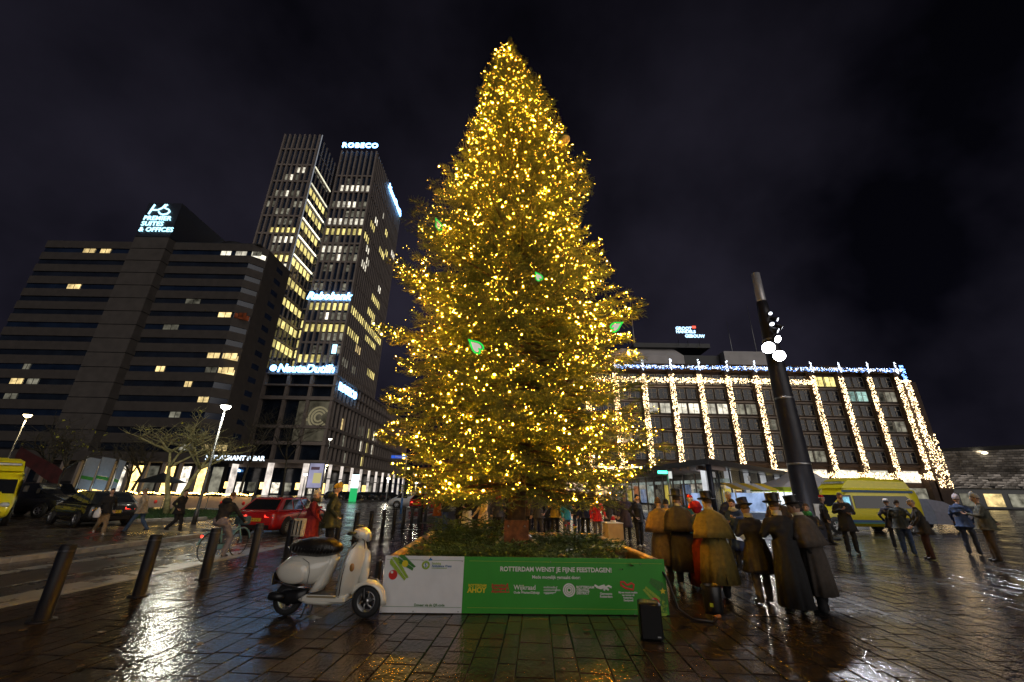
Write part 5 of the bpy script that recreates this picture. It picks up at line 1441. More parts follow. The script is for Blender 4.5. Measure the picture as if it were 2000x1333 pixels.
def ambulance(label, loc, rz, lit_cab=False):
    t = make_van(label, loc, rz, M_yel, 6.0, 2.04, 2.26, .98, 'ambulance', 'ambulance', 1.16)
    L = 6.0; W = 2.04
    MB().loft([[(-2.75, .86, 2.22), (1.15, .88, 2.22), (1.15, -.88, 2.22), (-2.75, -.86, 2.22)], [(-2.62, .80, 2.60), (.65, .80, 2.66), (.65, -.80, 2.66), (-2.62, -.80, 2.60)], [(-2.4, .62, 2.72), (.35, .62, 2.78), (.35, -.62, 2.78), (-2.4, -.62, 2.72)]]).build('high_roof', M_yel, t)
    MB().bbox((.80, 0, 2.52), (.34, 1.5, .13), .03).build('light_bar', M_galv, t)
    MB().bbox((-1.2, 0, 2.80), (.6, .5, .09), .03).build('roof_vent', M_yel, t)
    M_st = mat('stripe_blue', (.015, .07, .16), .4, var=.1)
    M_sg = mat('stripe_green', (.03, .16, .10), .4, var=.1)
    for s in (1, -1):
        w = W / 2
        MB().ext((-2.9, s * (w + .004), .52), (2.3, s * (w + .012), .64)).build('stripe', M_st, t)
        MB().ext((-2.7, s * (w + .004), .46), (2.1, s * (w + .011), .515)).build('stripe', M_sg, t)
        MB().loft([[(-2.72, s * (.985 * w), 2.02), (1.3, s * (.985 * w), 2.02), (1.3, s * (.985 * w - .02), 2.02), (-2.72, s * (.985 * w - .02), 2.02)], [(-2.72, s * (.965 * w), 2.14), (1.25, s * (.965 * w), 2.14), (1.25, s * (.96 * w - .02), 2.14), (-2.72, s * (.96 * w - .02), 2.14)]]).build('stripe', M_st, t)
        q = [(-2.5, s * w * 1.004, 1.24), (.75, s * w * 1.004, 1.22), (.75, s * w * .992, 1.84), (-2.2, s * w * .992, 1.86), (-2.5, s * w * .998, 1.6)]
        strip(t, 'side_window', q[::-s], M_cglass, .016)
        # star of life roundel
        c0 = (1.55, s * (w + .008), .86)
        MB().lathe([(.001, -.004), (.24, -.004), (.24, .004), (.001, .004)], 24, c0, 'Y').build('roundel', mat('roundel_green', (.06, .16, .08), .4), t)
        for k in range(3): MB().box((c0[0], c0[1] + s * (.007 + .0015 * k), c0[2]), (.36, .006, .095), M=Matrix.Rotation(k * PI / 3 + PI / 6, 3, 'Y')).build('star_bar', mat('roundel_blue', (.35, .42, .6), .4), t)
        MB().box((-.75, s * (w + .006), 1.0), (.9, .004, .02)).build('door_rail', M_black, t)
    if lit_cab:
        q = [(1.93, (W / 2 + .016), 1.21), (1.0, (W / 2 + .019), 1.18), (1.0, (W / 2 + .004), 1.78), (1.42, (W / 2 - .004), 1.78)]
        strip(t, 'cab_glow', q, glow('cab_light', (.35, .80, 1.0), .75, .7, 3.0, .9), .012)
    text('ambfront', M_st, t, (2.62, 0, .98), (PI / 2 - .5, 0, PI / 2))
    return t
a_ = ambulance('yellow high roof ambulance with blue stripes parked before the tents', (19.35, 24.1, 0), PI + .03, True)
ambulance('yellow ambulance nose jutting in beside the dark van', (-23.8, 19.5, 0), -.72)

# ================================================================== SCOOTER
M_cream = mat('cream_enamel', (0.78, 0.75, 0.66), 0.15, coat=1, var=.05, scale=2)
M_seat = mat('black_vinyl', (0.014, 0.013, 0.013), 0.28, var=.3, scale=8, bump=.5, bscale=14)
M_chrome = mat('chrome', (0.6, 0.6, 0.6), 0.12, metal=1, var=0)
sct = thing('motor_scooter', 'cream retro scooter with a plastic wrapped black seat by the planter', 'scooter', (-3.17, 6.73, 0), -.05)
def esec(st, n=18, p=2.4):
    rings = []
    for x, zc, hz, hy in st:
        ring = []
        for k in range(n):
            a = 2 * PI * k / n; c_, s_ = math.cos(a), math.sin(a)
            ring.append((x, hy * math.copysign(abs(c_) ** (2 / p), c_), zc + hz * math.copysign(abs(s_) ** (2 / p), s_)))
        rings.append(ring)
    return rings
MB().loft(esec([(-.235, .555, .012, .03), (-.21, .56, .05, .09), (-.15, .585, .10, .15), (-.05, .61, .150, .195), (.08, .605, .185, .215), (.22, .595, .200, .215), (.35, .595, .198, .195), (.46, .62, .17, .16), (.55, .68, .115, .13), (.62, .745, .055, .11)]), 0, True).build('rear_body', M_cream, sct)
for s in (-1, 1):
    MB().ell((.10, s * .165, .575), (.245, .075, .155), 20, 12).build('side_cowl', M_cream, sct)
    MB().tube([(-.17, s * .17, .48), (0, s * .205, .425), (.2, s * .215, .395), (.33, s * .19, .40)], .010, 6).build('trim_strip', M_chrome, sct)
rings = []
for x, z, w, d in ((.40, .33, .17, .10), (.46, .42, .15, .10), (.51, .54, .135, .09), (.56, .66, .13, .08), (.60, .77, .12, .07)):
    rings.append([(x + d * math.cos(a) * .9, w * math.sin(a), z) for a in [2 * PI * k / 14 for k in range(14)]])
MB().loft(rings, 0, True).build('seat_column', M_cream, sct)
seat = MB().loft(esec([(-.095, .895, .02, .05), (-.06, .88, .06, .12), (.05, .88, .105, .165), (.20, .885, .132, .185), (.36, .88, .140, .185), (.50, .885, .125, .17), (.61, .875, .085, .135), (.675, .87, .035, .08)], 18, 2.2), 0, True).build('seat', M_seat, sct)
for k in range(14):
    x = -.02 + k * .048; MB().tube([(x, -.165 - .012 * math.sin(k), .79 + .012 * (k % 3)), (x + .03, -.183, .87), (x + .01 * (k % 4), -.11, .99)], [.004, .009, .003], 5).build('seat_crease', M_seat, seat)
MB().bbox((.57, 0, .24), (.64, .30, .10), .03).build('floorboard', M_cream, sct)
MB().loft(esec([(.20, .235, .04, .12), (.34, .215, .06, .15), (.60, .205, .055, .15), (.78, .235, .055, .13), (.90, .30, .05, .09)]), 0, True).build('belly', M_cream, sct)
for y in (-.10, -.04, .04, .10): MB().box((.56, y, .294), (.46, .022, .012)).build('floor_strip', mat('strip_rubber', (.09, .085, .075), .6), sct)
for s in (-1, 1): MB().box((.55, s * .152, .275), (.42, .006, .022)).build('side_strip', mat('side_badge_strip', (.30, .24, .14), .4), sct)
# leg shield, wrapped round the steering column
rings = []
for z, xc, hw, bend in ((.25, .88, .12, .10), (.32, .94, .17, .13), (.44, 1.00, .22, .17), (.58, 1.05, .25, .20), (.74, 1.075, .245, .20), (.88, 1.06, .20, .16), (.965, 1.03, .12, .08)):
    ys = np.linspace(-1, 1, 13); f_ = [(xc - bend * y * y, hw * y, z) for y in ys]; b_ = [(xc - .05 - bend * y * y * .95, hw * y * .97, z) for y in ys[::-1]]
    rings.append(f_ + b_)
MB().loft(rings, 0, True).build('leg_shield', M_cream, sct)
MB().loft(esec([(1.01, .62, .20, .055), (1.07, .64, .24, .066), (1.115, .64, .21, .05), (1.135, .63, .11, .03)], 14), 0, True).build('horn_cover', M_cream, sct)
for k in range(4): MB().box((1.138, 0, .70 - k * .022), (.012, .05, .009)).build('grille_slot', M_black, sct)
for s in (-1, 1): MB().ell((.955, s * .205, .66), (.035, .02, .055), 10, 8).build('indicator', mat('indicator_amber', (.35, .16, .03), .25, coat=1), sct)
MB().tube([(.985, 0, .93), (.965, 0, 1.02)], .055, 12).build('steering_neck', M_cream, sct)
MB().loft(esec([(.83, 1.08, .02, .05), (.86, 1.085, .055, .10), (.93, 1.085, .085, .14), (1.01, 1.07, .095, .13), (1.06, 1.05, .075, .09), (1.085, 1.04, .04, .05)], 16), 0, True).build('headset', M_cream, sct)
MB().lathe([(.001, .02), (.06, .02), (.075, 0), (.07, -.03)], 18, (1.075, 0, 1.04), 'X').build('headlamp', M_head, sct)
hb = MB().tube([(.90, -.30, 1.10), (.93, -.12, 1.09), (.93, .12, 1.09), (.90, .30, 1.10)], .018, 10).build('handlebar', M_chrome, sct)
for s in (-1, 1):
    MB().tube([(.905, s * .20, 1.10), (.895, s * .34, 1.105)], .024, 10).build('grip', M_black, hb)
    MB().tube([(.95, s * .18, 1.09), (.97, s * .33, 1.085)], .008, 6).build('brake_lever', M_chrome, hb)
MB().lathe([(.06, 0), (.055, .03), (.001, .035)], 16, (.905, 0, 1.155)).build('speedometer', M_black, sct)
for k, s in enumerate((-1, 1)):
    MB().tube([(.95, s * .13, 1.06), (1.04, s * .10, 1.0), (1.05, s * .06, .90), (1.02, s * .03, .84)], .006, 5).build('control_cable', M_black, sct)
    MB().tube([(.33, s * .185, .44), (.345, s * .20, .58), (.31, s * .19, .70), (.2, s * .18, .755)], .0035, 5).build('panel_seam', M_black, sct)
MB().tube([(1.36, 0, .40), (1.27, 0, .49), (1.16, 0, .512)], .008, 6).build('fender_crest', M_chrome, sct)
MB().box((-.25, 0, .47), (.004, .145, .12)).build('number_plate', M_plate, sct)
for s in (-1, 1): MB().tube([(.78, s * .12, .25), (.81, s * .17, .32), (.83, s * .222, .44), (.85, s * .252, .58), (.875, s * .247, .74), (.90, s * .202, .88), (.95, s * .122, .965)], .009, 6).build('edge_trim', M_chrome, sct)
# front fender
rings = []
for a in np.linspace(R(-8), R(158), 11):
    r_ = .265; cxx, czz = 1.16 + r_ * math.cos(a), .205 + r_ * math.sin(a); w = .085 * (1 - .35 * abs(a - R(75)) / R(90))
    ring = []
    for y in np.linspace(-1, 1, 9): ring.append((cxx + math.cos(a) * (.018 - .055 * y * y), w * y, czz + math.sin(a) * (.018 - .055 * y * y)))
    for y in np.linspace(1, -1, 9): ring.append((cxx + math.cos(a) * (.004 - .055 * y * y), w * y * .93, czz + math.sin(a) * (.004 - .055 * y * y)))
    rings.append(ring)
MB().loft(rings, 0, True).build('front_fender', M_cream, sct)
MB().tube([(.985, .0, .95), (1.10, -.0, .42), (1.13, -.075, .30), (1.16, -.085, .205)], .026, 8).build('fork', M_black, sct)
def scooter_wheel(x, name):
    t_ = MB().lathe([(.125, -.045), (.17, -.055), (.20, -.04), (.212, 0), (.20, .04), (.17, .055), (.125, .045)], 30, axis='Y', caps=False).build('wheel', M_tyre, sct, (x, 0, .212))
    mb = MB().lathe([(.118, -.04), (.13, -.048), (.136, -.03), (.136, .03), (.13, .048), (.118, .04)], 30, axis='Y', caps=False)
    for k in range(6):
        a = k * PI / 3
        pts = [(rr * math.cos(a + o_), -.024, rr * math.sin(a + o_)) for rr, o_ in ((.03, 0), (.065, .12), (.10, .30), (.128, .22))]
        mb.tube(pts, [.014, .012, .011, .014], 6)
    mb.lathe([(.034, -.036), (.04, -.02), (.04, .03)], 14, axis='Y')
    mb.build('rim', M_rim, t_)
    MB().lathe([(.085, -.012), (.085, -.006)], 18, axis='Y').build('brake_disc', M_black, t_)
scooter_wheel(0.0, 'rear'); scooter_wheel(1.16, 'front')
MB().loft(esec([(-.10, .24, .055, .05), (0, .24, .085, .06), (.16, .25, .09, .07), (.30, .28, .08, .06)], 12), 0, True).build('engine', M_black, sct, (0, -.06, 0))
MB().tube([(.02, -.155, .27), (-.08, -.16, .265), (-.17, -.16, .27), (-.20, -.16, .275)], [.03, .055, .055, .04], 14).build('exhaust', M_black, sct)
MB().bbox((-.235, 0, .47), (.025, .16, .17), .008).build('plate_holder', M_black, sct)
MB().ell((-.225, 0, .575), (.03, .06, .035), 10, 6).build('tail_lamp', M_tailo, sct)
MB().tube([(.34, -.09, .21), (.30, -.14, .02), (.24, -.15, .01)], .012, 6).build('stand', M_black, sct); MB().tube([(.34, .09, .21), (.30, .14, .02), (.24, .15, .01)], .012, 6).build('stand', M_black, sct)
MB().tube([(-.06, 0, .80), (-.14, 0, .87), (-.155, 0, .90)], .012, 8).build('grab_rail', M_chrome, sct)

# ================================================================== BICYCLE
def bicycle(label, loc, rz, m):
    t = thing('bicycle', label, 'bicycle', loc, rz)
    for x in (0, 1.06):
        w = MB().lathe([(.33, -.018), (.35, 0), (.33, .018), (.315, 0)], 30, (0, 0, 0), 'Y', caps=False).build('wheel', M_tyre, t, (x, 0, .35))
        mb = MB()
        for k in range(14):
            a = 2 * PI * k / 14; mb.tube([(0, .02 * (-1) ** k, 0), (.32 * math.cos(a), 0, .32 * math.sin(a))], .003, 3)
        mb.build('spokes', M_chrome, w)
        MB().lathe([(.03, -.04), (.03, .04)], 10, (0, 0, 0), 'Y').build('hub', M_chrome, w)
        MB().tube([(.38 * math.cos(a), 0, .38 * math.sin(a)) for a in np.linspace(.2, 2.9, 10)], .022, 6).build('mudguard', m, w)
    MB().tube([(0, 0, .35), (.42, 0, .29), (.86, 0, .72), (.90, 0, .84)], .022, 8).build('down_tube', m, t)
    MB().tube([(.42, 0, .29), (.28, 0, .86)], .02, 8).build('seat_tube', m, t); MB().tube([(0, 0, .35), (.31, 0, .70)], .014, 8).build('seat_stay', m, t)
    MB().tube([(.33, 0, .60), (.84, 0, .68)], .018, 8).build('top_tube', m, t)
    MB().tube([(.90, 0, .86), (.98, -.05, .55), (1.06, -.05, .35)], .016, 8).build('fork', m, t)
    MB().tube([(.90, 0, .84), (.86, 0, 1.06), (.90, -.12, 1.10), (.76, -.28, 1.08)], .014, 8).build('handlebar', M_chrome, t); MB().tube([(.86, 0, 1.06), (.90, .12, 1.10), (.76, .28, 1.08)], .014, 8).build('handlebar', M_chrome, t)
    MB().ell((.25, 0, .90), (.14, .09, .045), 12, 8).build('saddle', M_black, t)
    MB().bbox((-.05, 0, .76), (.42, .14, .03), .01).build('carrier', M_black, t)
    MB().bbox((.30, -.045, .33), (.42, .03, .12), .02).build('chain_guard', m, t)
    for s in (-1, 1): MB().bbox((.42 + .1 * s, s * .11, .29 - .12 * s), (.09, .07, .02), .005).build('pedal', M_black, t)
    MB().bbox((1.0, 0, .92), (.24, .34, .22), .02).build('front_crate', mat('crate_teal', (.05, .10, .13), .6), t)
    MB().ell((-.30, 0, .62), (.025, .03, .035), 8, 6).build('rear_lamp', M_tail, t)
    return t
b0 = Vector((-7.74, 11.55)); bicycle('pale teal town bicycle ridden along the kerb', (b0.x, b0.y, -.10), PI / 2 - .12, mat('teal_enamel', (.16, .33, .36), .3, coat=.6))
# ================================================================== PEOPLE
SKIN = [mat('skin_a', (.52, .33, .24), .5, var=.08, scale=20), mat('skin_b', (.40, .24, .16), .5, var=.08, scale=20), mat('skin_c', (.58, .38, .29), .5, var=.08, scale=20)]
M_lip = mat('lip', (.35, .12, .10), .45); M_eye = mat('eye', (.02, .015, .012), .25)
def cloth(c, name=None): return mat(name or 'cloth_%02x%02x%02x' % tuple(int(255 * v) for v in c), c, .85, var=.22, scale=14, bump=.35, bscale=160)
def capsule(mb, a, b, ra, rb, n=12):
    a, b = Vector(a), Vector(b); d = (b - a).normalized() if (b - a).length > 1e-6 else Vector((0, 0, 1))
    pts, rad = [], []
    for k in range(1, 5): t = PI / 2 * k / 4; pts.append(a - d * ra * math.cos(t)); rad.append(ra * math.sin(t))
    for k in range(4): t = PI / 2 * k / 4; pts.append(b + d * rb * math.sin(t)); rad.append(rb * math.cos(t))
    mb.tube(pts, rad, n)
def hand_geo(curl=.5):
    mb = MB()
    mb.loft([[(x * w, y * .014, z) for x, y in ((-1, -.6), (-.5, -1), (.5, -1), (1, -.6), (1, .6), (.5, 1), (-.5, 1), (-1, .6))] for z, w in ((.01, .026), (-.03, .036), (-.07, .041), (-.092, .038))], 0, True)
    for i, (x, L) in enumerate(((-.030, .070), (-.010, .080), (.010, .076), (.029, .060))):
        p = Vector((x, 0, -.088)); pts = [p]; a = .25 * curl
        for k in range(3):
            a += curl * .75; p = p + Vector((x * .15, math.sin(a), -math.cos(a))) * L * (.42, .32, .26)[k]; pts.append(p)
        mb.tube(pts, [.0092, .0088, .008, .0062], 6)
    p = Vector((.036, .006, -.025)); mb.tube([p, p + Vector((.022, .018, -.024)), p + Vector((.028, .036, -.048)), p + Vector((.022, .048, -.064))], [.012, .011, .0095, .007], 6)
    return mb
HAND = hand_geo(.55)
def head_geo():
    V_, F_, MI = [], [], []; n, m_ = 30, 22
    for i in range(m_ + 1):
        t = PI * i / m_
        for k in range(n):
            a = 2 * PI * k / n
            x, y, z = .074 * math.sin(t) * math.cos(a), .094 * math.sin(t) * math.sin(a), -.116 * math.cos(t)
            if z < 0: x *= 1 - .30 * (-z / .116) ** 1.5; y *= 1 - .10 * (-z / .116)
            fr = max(0, y / .094)
            if y > 0:
                y += .024 * math.exp(-(x / .013) ** 2 - ((z + .022) / .022) ** 2)          # nose
                y -= .010 * math.exp(-((abs(x) - .031) / .014) ** 2 - ((z - .010) / .012) ** 2)   # sockets
                y += .006 * math.exp(-((abs(x) - .028) / .02) ** 2 - ((z - .032) / .008) ** 2)    # brow
                y += .006 * math.exp(-(x / .022) ** 2 - ((z + .060) / .010) ** 2)          # lips
                y += .010 * math.exp(-(x / .026) ** 2 - ((z + .098) / .016) ** 2)          # chin
            if y < 0 and z > -.02: y *= 1.06
            V_.append((x, y, z))
    for i in range(m_):
        for k in range(n):
            q = (i * n + k, i * n + (k + 1) % n, (i + 1) * n + (k + 1) % n, (i + 1) * n + k)
            c = [sum(V_[j][d] for j in q) / 4 for d in range(3)]
            mi = 0
            if c[1] > .05:
                if abs(abs(c[0]) - .031) < .011 and abs(c[2] - .010) < .0085: mi = 2
                if abs(c[0]) < .024 and abs(c[2] + .061) < .009: mi = 1
            F_.append(q); MI.append(mi)
    mb = MB(); mb.add(V_, F_, 0, True); mb.mi = MI
    for s in (-1, 1): mb.ell((s * .074, -.008, -.005), (.010, .020, .032), 8, 6)
    return mb
HEAD = head_geo()
def FW(n, a, ph, z):
    return math.sin(n * a + ph + 1.2 * math.sin(2 * a + ph)) * .7 + .55 * math.sin(1.7 * n * a + 2.3 * ph + z * 2.5) * (1 if math.sin(3 * a + ph) > -.3 else .3)
PEOPLE = []
LEGS = {'stand': (((-.10, -.01, .92), (-.105, .02, .49), (-.11, -.02, .08)), ((.10, -.01, .92), (.11, .03, .49), (.12, .03, .08))),
        'walk': (((-.09, 0, .91), (-.09, .14, .50), (-.10, .20, .09)), ((.09, 0, .91), (.09, .06, .48), (.10, -.30, .16))),
        'stride': (((-.09, 0, .90), (-.09, .20, .50), (-.10, .36, .09)), ((.09, 0, .90), (.09, -.08, .47), (.10, -.36, .14))),
        'bike': (((-.10, .05, .95), (-.12, .44, .72), (-.12, .34, .30)), ((.10, .05, .95), (.12, .36, .52), (.12, .24, .12)))}
ARMS = {'down': ((.255, -.03, 1.14), (.275, .05, .88)), 'hold': ((.275, .06, 1.16), (.10, .30, 1.20)), 'pocket': ((.31, -.09, 1.15), (.215, .10, .96)), 'cross': ((.27, .08, 1.15), (-.02, .22, 1.14)),
        'swing': ((.26, -.14, 1.17), (.27, -.08, .91)), 'fore': ((.26, .06, 1.15), (.25, .24, .97)), 'bike': ((.29, .28, 1.16), (.26, .56, 1.10)), 'phone': ((.27, .05, 1.14), (.12, .24, 1.33)), 'point': ((.30, .20, 1.30), (.22, .46, 1.36)), 'back': ((.29, -.14, 1.16), (.12, -.22, .99))}
def person(label, loc, H, face, top, legs, shoes=(.02, .02, .02), skin=0, hair=(.05, .03, .02), hat=None, hatc=(.01, .01, .012), coat=None, cape=None, coatc=None, pose='stand', armL='down', armR='down', lean=0.0, nod=0.0, look=0.0, wide=1.0, collar=None, longhair=False, hood=False, group=None, glove=None, flare=1.0, lean_side=0.0, scarf=None, vent=False):
    PEOPLE.append(dict(locals()))
def build_people():
    tmp = []
    for d in PEOPLE:
        s = d['H'] / 1.75; w = d['wide']
        hip = Vector((0, 0, .95))
        q = Matrix.Rotation(-d['lean'], 3, 'X') @ Matrix.Rotation(d['lean_side'], 3, 'Y')
        ub = lambda p: (q @ (Vector(p) - hip) + hip)
        caps = []
        L, Rr = LEGS[d['pose']]
        for hipj, kn, an in (L, Rr):
            caps += [(hipj, kn, .095 * w, .076 * w, 2), (kn, an, .076 * w, .066, 2), ((an[0], an[1] - .03, an[2] - .035), (an[0] * 1.12, an[1] + .14, an[2] - .05), .042, .036, 3)]
        caps += [((-.06, 0, .95), (.06, 0, .95), .125 * w, .125 * w, 2), (ub((0, 0, .98)), ub((0, .01, 1.20)), .135 * w, .145 * w, 1), (ub((-.06 * w, 0, 1.24)), ub((.06 * w, 0, 1.24)), .135, .135, 1), (ub((-.09 * w, -.01, 1.35)), ub((.09 * w, -.01, 1.35)), .105, .105, 1), (ub((-.12 * w, -.01, 1.395)), ub((0, -.01, 1.46)), .062, .055, 1), (ub((.12 * w, -.01, 1.395)), ub((0, -.01, 1.46)), .062, .055, 1),
                 (ub((0, -.005, 1.42)), ub((0, .02, 1.54)), .062, .053, 0)]
        wr = []
        for sd, ar in ((-1, d['armL']), (1, d['armR'])):
            e, h_ = ARMS[ar] if isinstance(ar, str) else ar
            sh = ub((sd * .165 * w, -.01, 1.375)); e = ub((sd * e[0] * w, e[1], e[2])); h_ = ub((sd * h_[0], h_[1], h_[2]))
            caps += [(sh, e, .070, .056, 1), (e, h_, .054, .040, 1)]
            wr.append((e, h_, sd))
        mb = MB()
        for a, b, ra, rb, g in caps: capsule(mb, a, b, ra, rb)
        me = mb.mesh('body', SKIN[0]); o = bpy.data.objects.new('tmp_body', me); col.objects.link(o)
        md = o.modifiers.new('r', 'REMESH'); md.mode = 'VOXEL'; md.voxel_size = .031; md.use_smooth_shade = True
        sm = o.modifiers.new('s', 'SMOOTH'); sm.iterations = 3; sm.factor = .5
        tmp.append((d, o, caps, wr, ub, q))
    bpy.context.view_layer.update()
    dg = bpy.context.evaluated_depsgraph_get()
    done = [(d, bpy.data.meshes.new_from_object(o.evaluated_get(dg)), caps, wr, ub, q) for d, o, caps, wr, ub, q in tmp]
    for _, o, *_r in tmp:
        me = o.data; bpy.data.objects.remove(o); bpy.data.meshes.remove(me)
    for idx, (d, me, caps, wr, ub, q) in enumerate(done):
        s = d['H'] / 1.75
        t = thing('person', d['label'], 'person', d['loc'], d['face'], d['group']); t.scale = (s, s, s)
        nv = len(me.vertices); co = np.empty(nv * 3, np.float32); me.vertices.foreach_get('co', co); co = co.reshape(-1, 3)
        no = np.empty(nv * 3, np.float32); me.vertices.foreach_get('normal', no); no = no.reshape(-1, 3)
        def region(Pn):
            best = np.full(len(Pn), 9e9); reg = np.zeros(len(Pn), int)
            for a, b, ra, rb, g in caps:
                a_, b_ = np.array(a), np.array(b); ab = b_ - a_; u = np.clip(((Pn - a_) @ ab) / (ab @ ab), 0, 1)
                ds = np.linalg.norm(Pn - (a_ + u[:, None] * ab), axis=1) - (ra + (rb - ra) * u); m_ = ds < best
                best[m_] = ds[m_]; reg[m_] = g
            return reg
        rv = region(co)
        ph = rng.uniform(0, 6.28, 8)
        fold = .006 * np.sin(co[:, 2] * 46 + 7 * co[:, 0] + ph[0]) * np.sin(co[:, 0] * 21 + ph[1]) + .006 * np.sin(co[:, 0] * 38 + co[:, 1] * 27 + 4 * np.sin(co[:, 2] * 9 + ph[3])) + .004 * np.sin(co[:, 2] * 80 + co[:, 1] * 40 + ph[4])
        co = co + no * (fold * ((rv == 1) | (rv == 2)))[:, None]
        fs = [tuple(p.vertices) for p in me.polygons]
        cen = np.array([co[list(f)].mean(axis=0) for f in fs]); rf = region(cen)
        bpy.data.meshes.remove(me)
        mb = MB(); mb.add(co.tolist(), fs, 0, True); mb.mi = rf.tolist()
        # head
        hc = ub((0, .03, 1.625)); hq = q @ Matrix.Rotation(d['look'], 3, 'Z') @ Matrix.Rotation(-d['nod'], 3, 'X')
        o0 = len(mb.v); mb.v += [tuple(hq @ Vector(v) + hc) for v in HEAD.v]; mb.f += [tuple(i + o0 for i in f) for f in HEAD.f]; mb.sm += [True] * len(HEAD.f); mb.mi += [(0, 4, 5)[i] for i in HEAD.mi]
        # hands
        for e, h_, sd in wr:
            dr_ = (h_ - e).normalized(); hm = (-dr_).to_track_quat('Z', 'Y').to_matrix()
            o0 = len(mb.v); mb.v += [tuple(hm @ Vector((-sd * v[0], v[1], v[2])) + h_) for v in HAND.v]; mb.f += [tuple(i + o0 for i in f) for f in HAND.f]; mb.sm += [True] * len(HAND.f); mb.mi += [6 if d['glove'] else 0] * len(HAND.f)
        mb.build('body', [SKIN[d['skin']], cloth(d['top']), cloth(d['legs']), mat('shoe_%d' % int(100 * d['shoes'][0]), d['shoes'], .4), M_lip, M_eye, cloth(d['glove'] or (.02, .02, .02))], t)
        hx = lambda p: tuple(hq @ Vector(p) + hc)
        # hair
        if d['hair']:
            hb_ = MB(); n = 20; rings = []
            low = -.02 if not d['longhair'] else -.20
            for i in range(9):
                u = i / 8; ring = []
                for k in range(n):
                    a = 2 * PI * k / n; sy = math.sin(a)
                    zt = .122 * math.cos(u * 1.5); r_ = math.sin(u * 1.5)
                    if sy > .25: zz = max(.045, zt); r_ = min(r_, math.sqrt(max(0, 1 - (zz / .122) ** 2)))
                    else: zz = zt if u < .98 else low
                    if sy <= .25 and u > .8: zz = (1 - (u - .8) / .2) * zt + (u - .8) / .2 * low
                    ring.append(hx((.081 * r_ * math.cos(a), .101 * r_ * sy - .004, zz + .004)))
                rings.append(ring)
            hb_.loft(rings[::-1], 0, True); hb_.build('hair', cloth(d['hair'], 'hair_%02x%02x' % (int(d['hair'][0] * 255), int(d['hair'][1] * 255))), t)
        def ringset(prof, n=28, front=0.0, f_n=7, amp=.05, phs=0.0):
            out = []
            for j, (z, rx, ry, cyy) in enumerate(prof):
                k_ = j / (len(prof) - 1)
                out.append([ub((rx * (1 + amp * k_ * FW(f_n, a, phs, z) + .02 * math.sin(3 * a + z * 9)) * math.cos(a), cyy + ry * (1 + amp * k_ * FW(f_n, a, phs, z)) * math.sin(a), z)) if z > .95 else Vector((rx * (1 + amp * k_ * FW(f_n, a, phs, z)) * math.cos(a), cyy + ry * (1 + amp * k_ * FW(f_n, a, phs, z)) * math.sin(a), z)) for a in [2 * PI * i / n for i in range(n)]])
            return out
        w = d['wide']
        d['coat'] = d['coat'] or (.80 if d['pose'] != 'bike' else None)
        if d['coat']:
            hem = d['coat']; fl_ = d['flare']
            pr = [(1.08, .172 * w, .155 * w, .0), (.98, .185 * w, .165 * w, 0), (.85, .20 * w * fl_, .178 * w * fl_, .0), (.6 if hem < .55 else (hem + .85) / 2, .225 * w * fl_, .20 * w * fl_, .0), (hem, .255 * w * fl_, .225 * w * fl_, .0)]
            rs = ringset(pr, 64, amp=.06, f_n=9, phs=idx)
            inn = [[p + (Vector((0, 0, p.z)) - p) * .04 for p in rs[-1]]]
            MB().loft(rs + inn, 0, True, caps=False).build('coat_skirt', cloth(d['coatc'] or d['top']), t)
            if d['vent']:
                MB().tube([ub((0, -.170 * w, 1.0)), (0, -.188 * w, .8), (0, -.235 * w * fl_, hem + .02)], .006, 5).build('vent_seam', M_black, t)
                for sd in (-1, 1): MB().ell(ub((sd * .06, -.172 * w, 1.0)), (.016, .008, .016), 8, 6).build('button', M_black, t)
        if d['cape']:
            pr = [(1.505, .075, .075, -.005), (1.455, .15 * w, .12, -.01), (1.40, .225 * w, .165, -.01), (1.28, .275 * w, .20, -.005), (1.12, .315 * w, .235, .0), (1.0, .345 * w, .26, .0)]
            rs = ringset(pr, 64, amp=.055, f_n=9, phs=idx * 1.7)
            inn = [[p + (ub((0, 0, 1.05)) - p) * .05 for p in rs[-1]]]
            MB().loft(rs + inn, 0, True, caps=False).build('cape', cloth(d['cape']), t)
        if d['collar']:
            rs = ringset([(1.47, .078, .078, -.005), (1.515, .080, .082, -.004), (1.55, .074, .078, .004)], 20, amp=.0)
            MB().loft(rs, 0, True, caps=False).build('collar', cloth(d['collar']), t)
        if d['scarf']:
            rs = ringset([(1.44, .10, .10, 0), (1.48, .115, .115, .01), (1.53, .10, .10, .012), (1.55, .07, .075, .012)], 20, amp=.05, f_n=4)
            MB().loft(rs, 0, True).build('scarf', cloth(d['scarf']), t)
        if d['hood']:
            MB().ell(ub((0, -.10, 1.47)), (.14, .085, .085), 16, 10).build('hood', cloth(d['top']), t)
        hc_ = d['hatc']
        if d['hat'] == 'top':
            h_ = MB(); hp = [(.155, .072), (.162, .066), (.150, .062), (.102, .064), (.096, .075), (.094, .13), (.098, .19), (.104, .215), (.100, .219), (.001, .219)]
            rings = [[hx((r_ * 1.0 * math.cos(a), r_ * 1.12 * math.sin(a) - .004, z + (.022 * math.cos(a) ** 2 if r_ > .13 else 0))) for a in [2 * PI * k / 24 for k in range(24)]] for r_, z in hp]
            h_.loft(rings, 0, True); ho = h_.build('top_hat', mat('silk_hat_%d' % int(hc_[2] * 1000), hc_, .45, var=.2, scale=20), t)
            rings = [[hx((r_ * math.cos(a), r_ * 1.12 * math.sin(a) - .004, z)) for a in [2 * PI * k / 24 for k in range(24)]] for r_, z in ((.099, .076), (.1, .078), (.0995, .10), (.097, .102))]
            MB().loft(rings, 0, True, caps=False).build('hat_band', M_black, ho)
        elif d['hat'] == 'beanie':
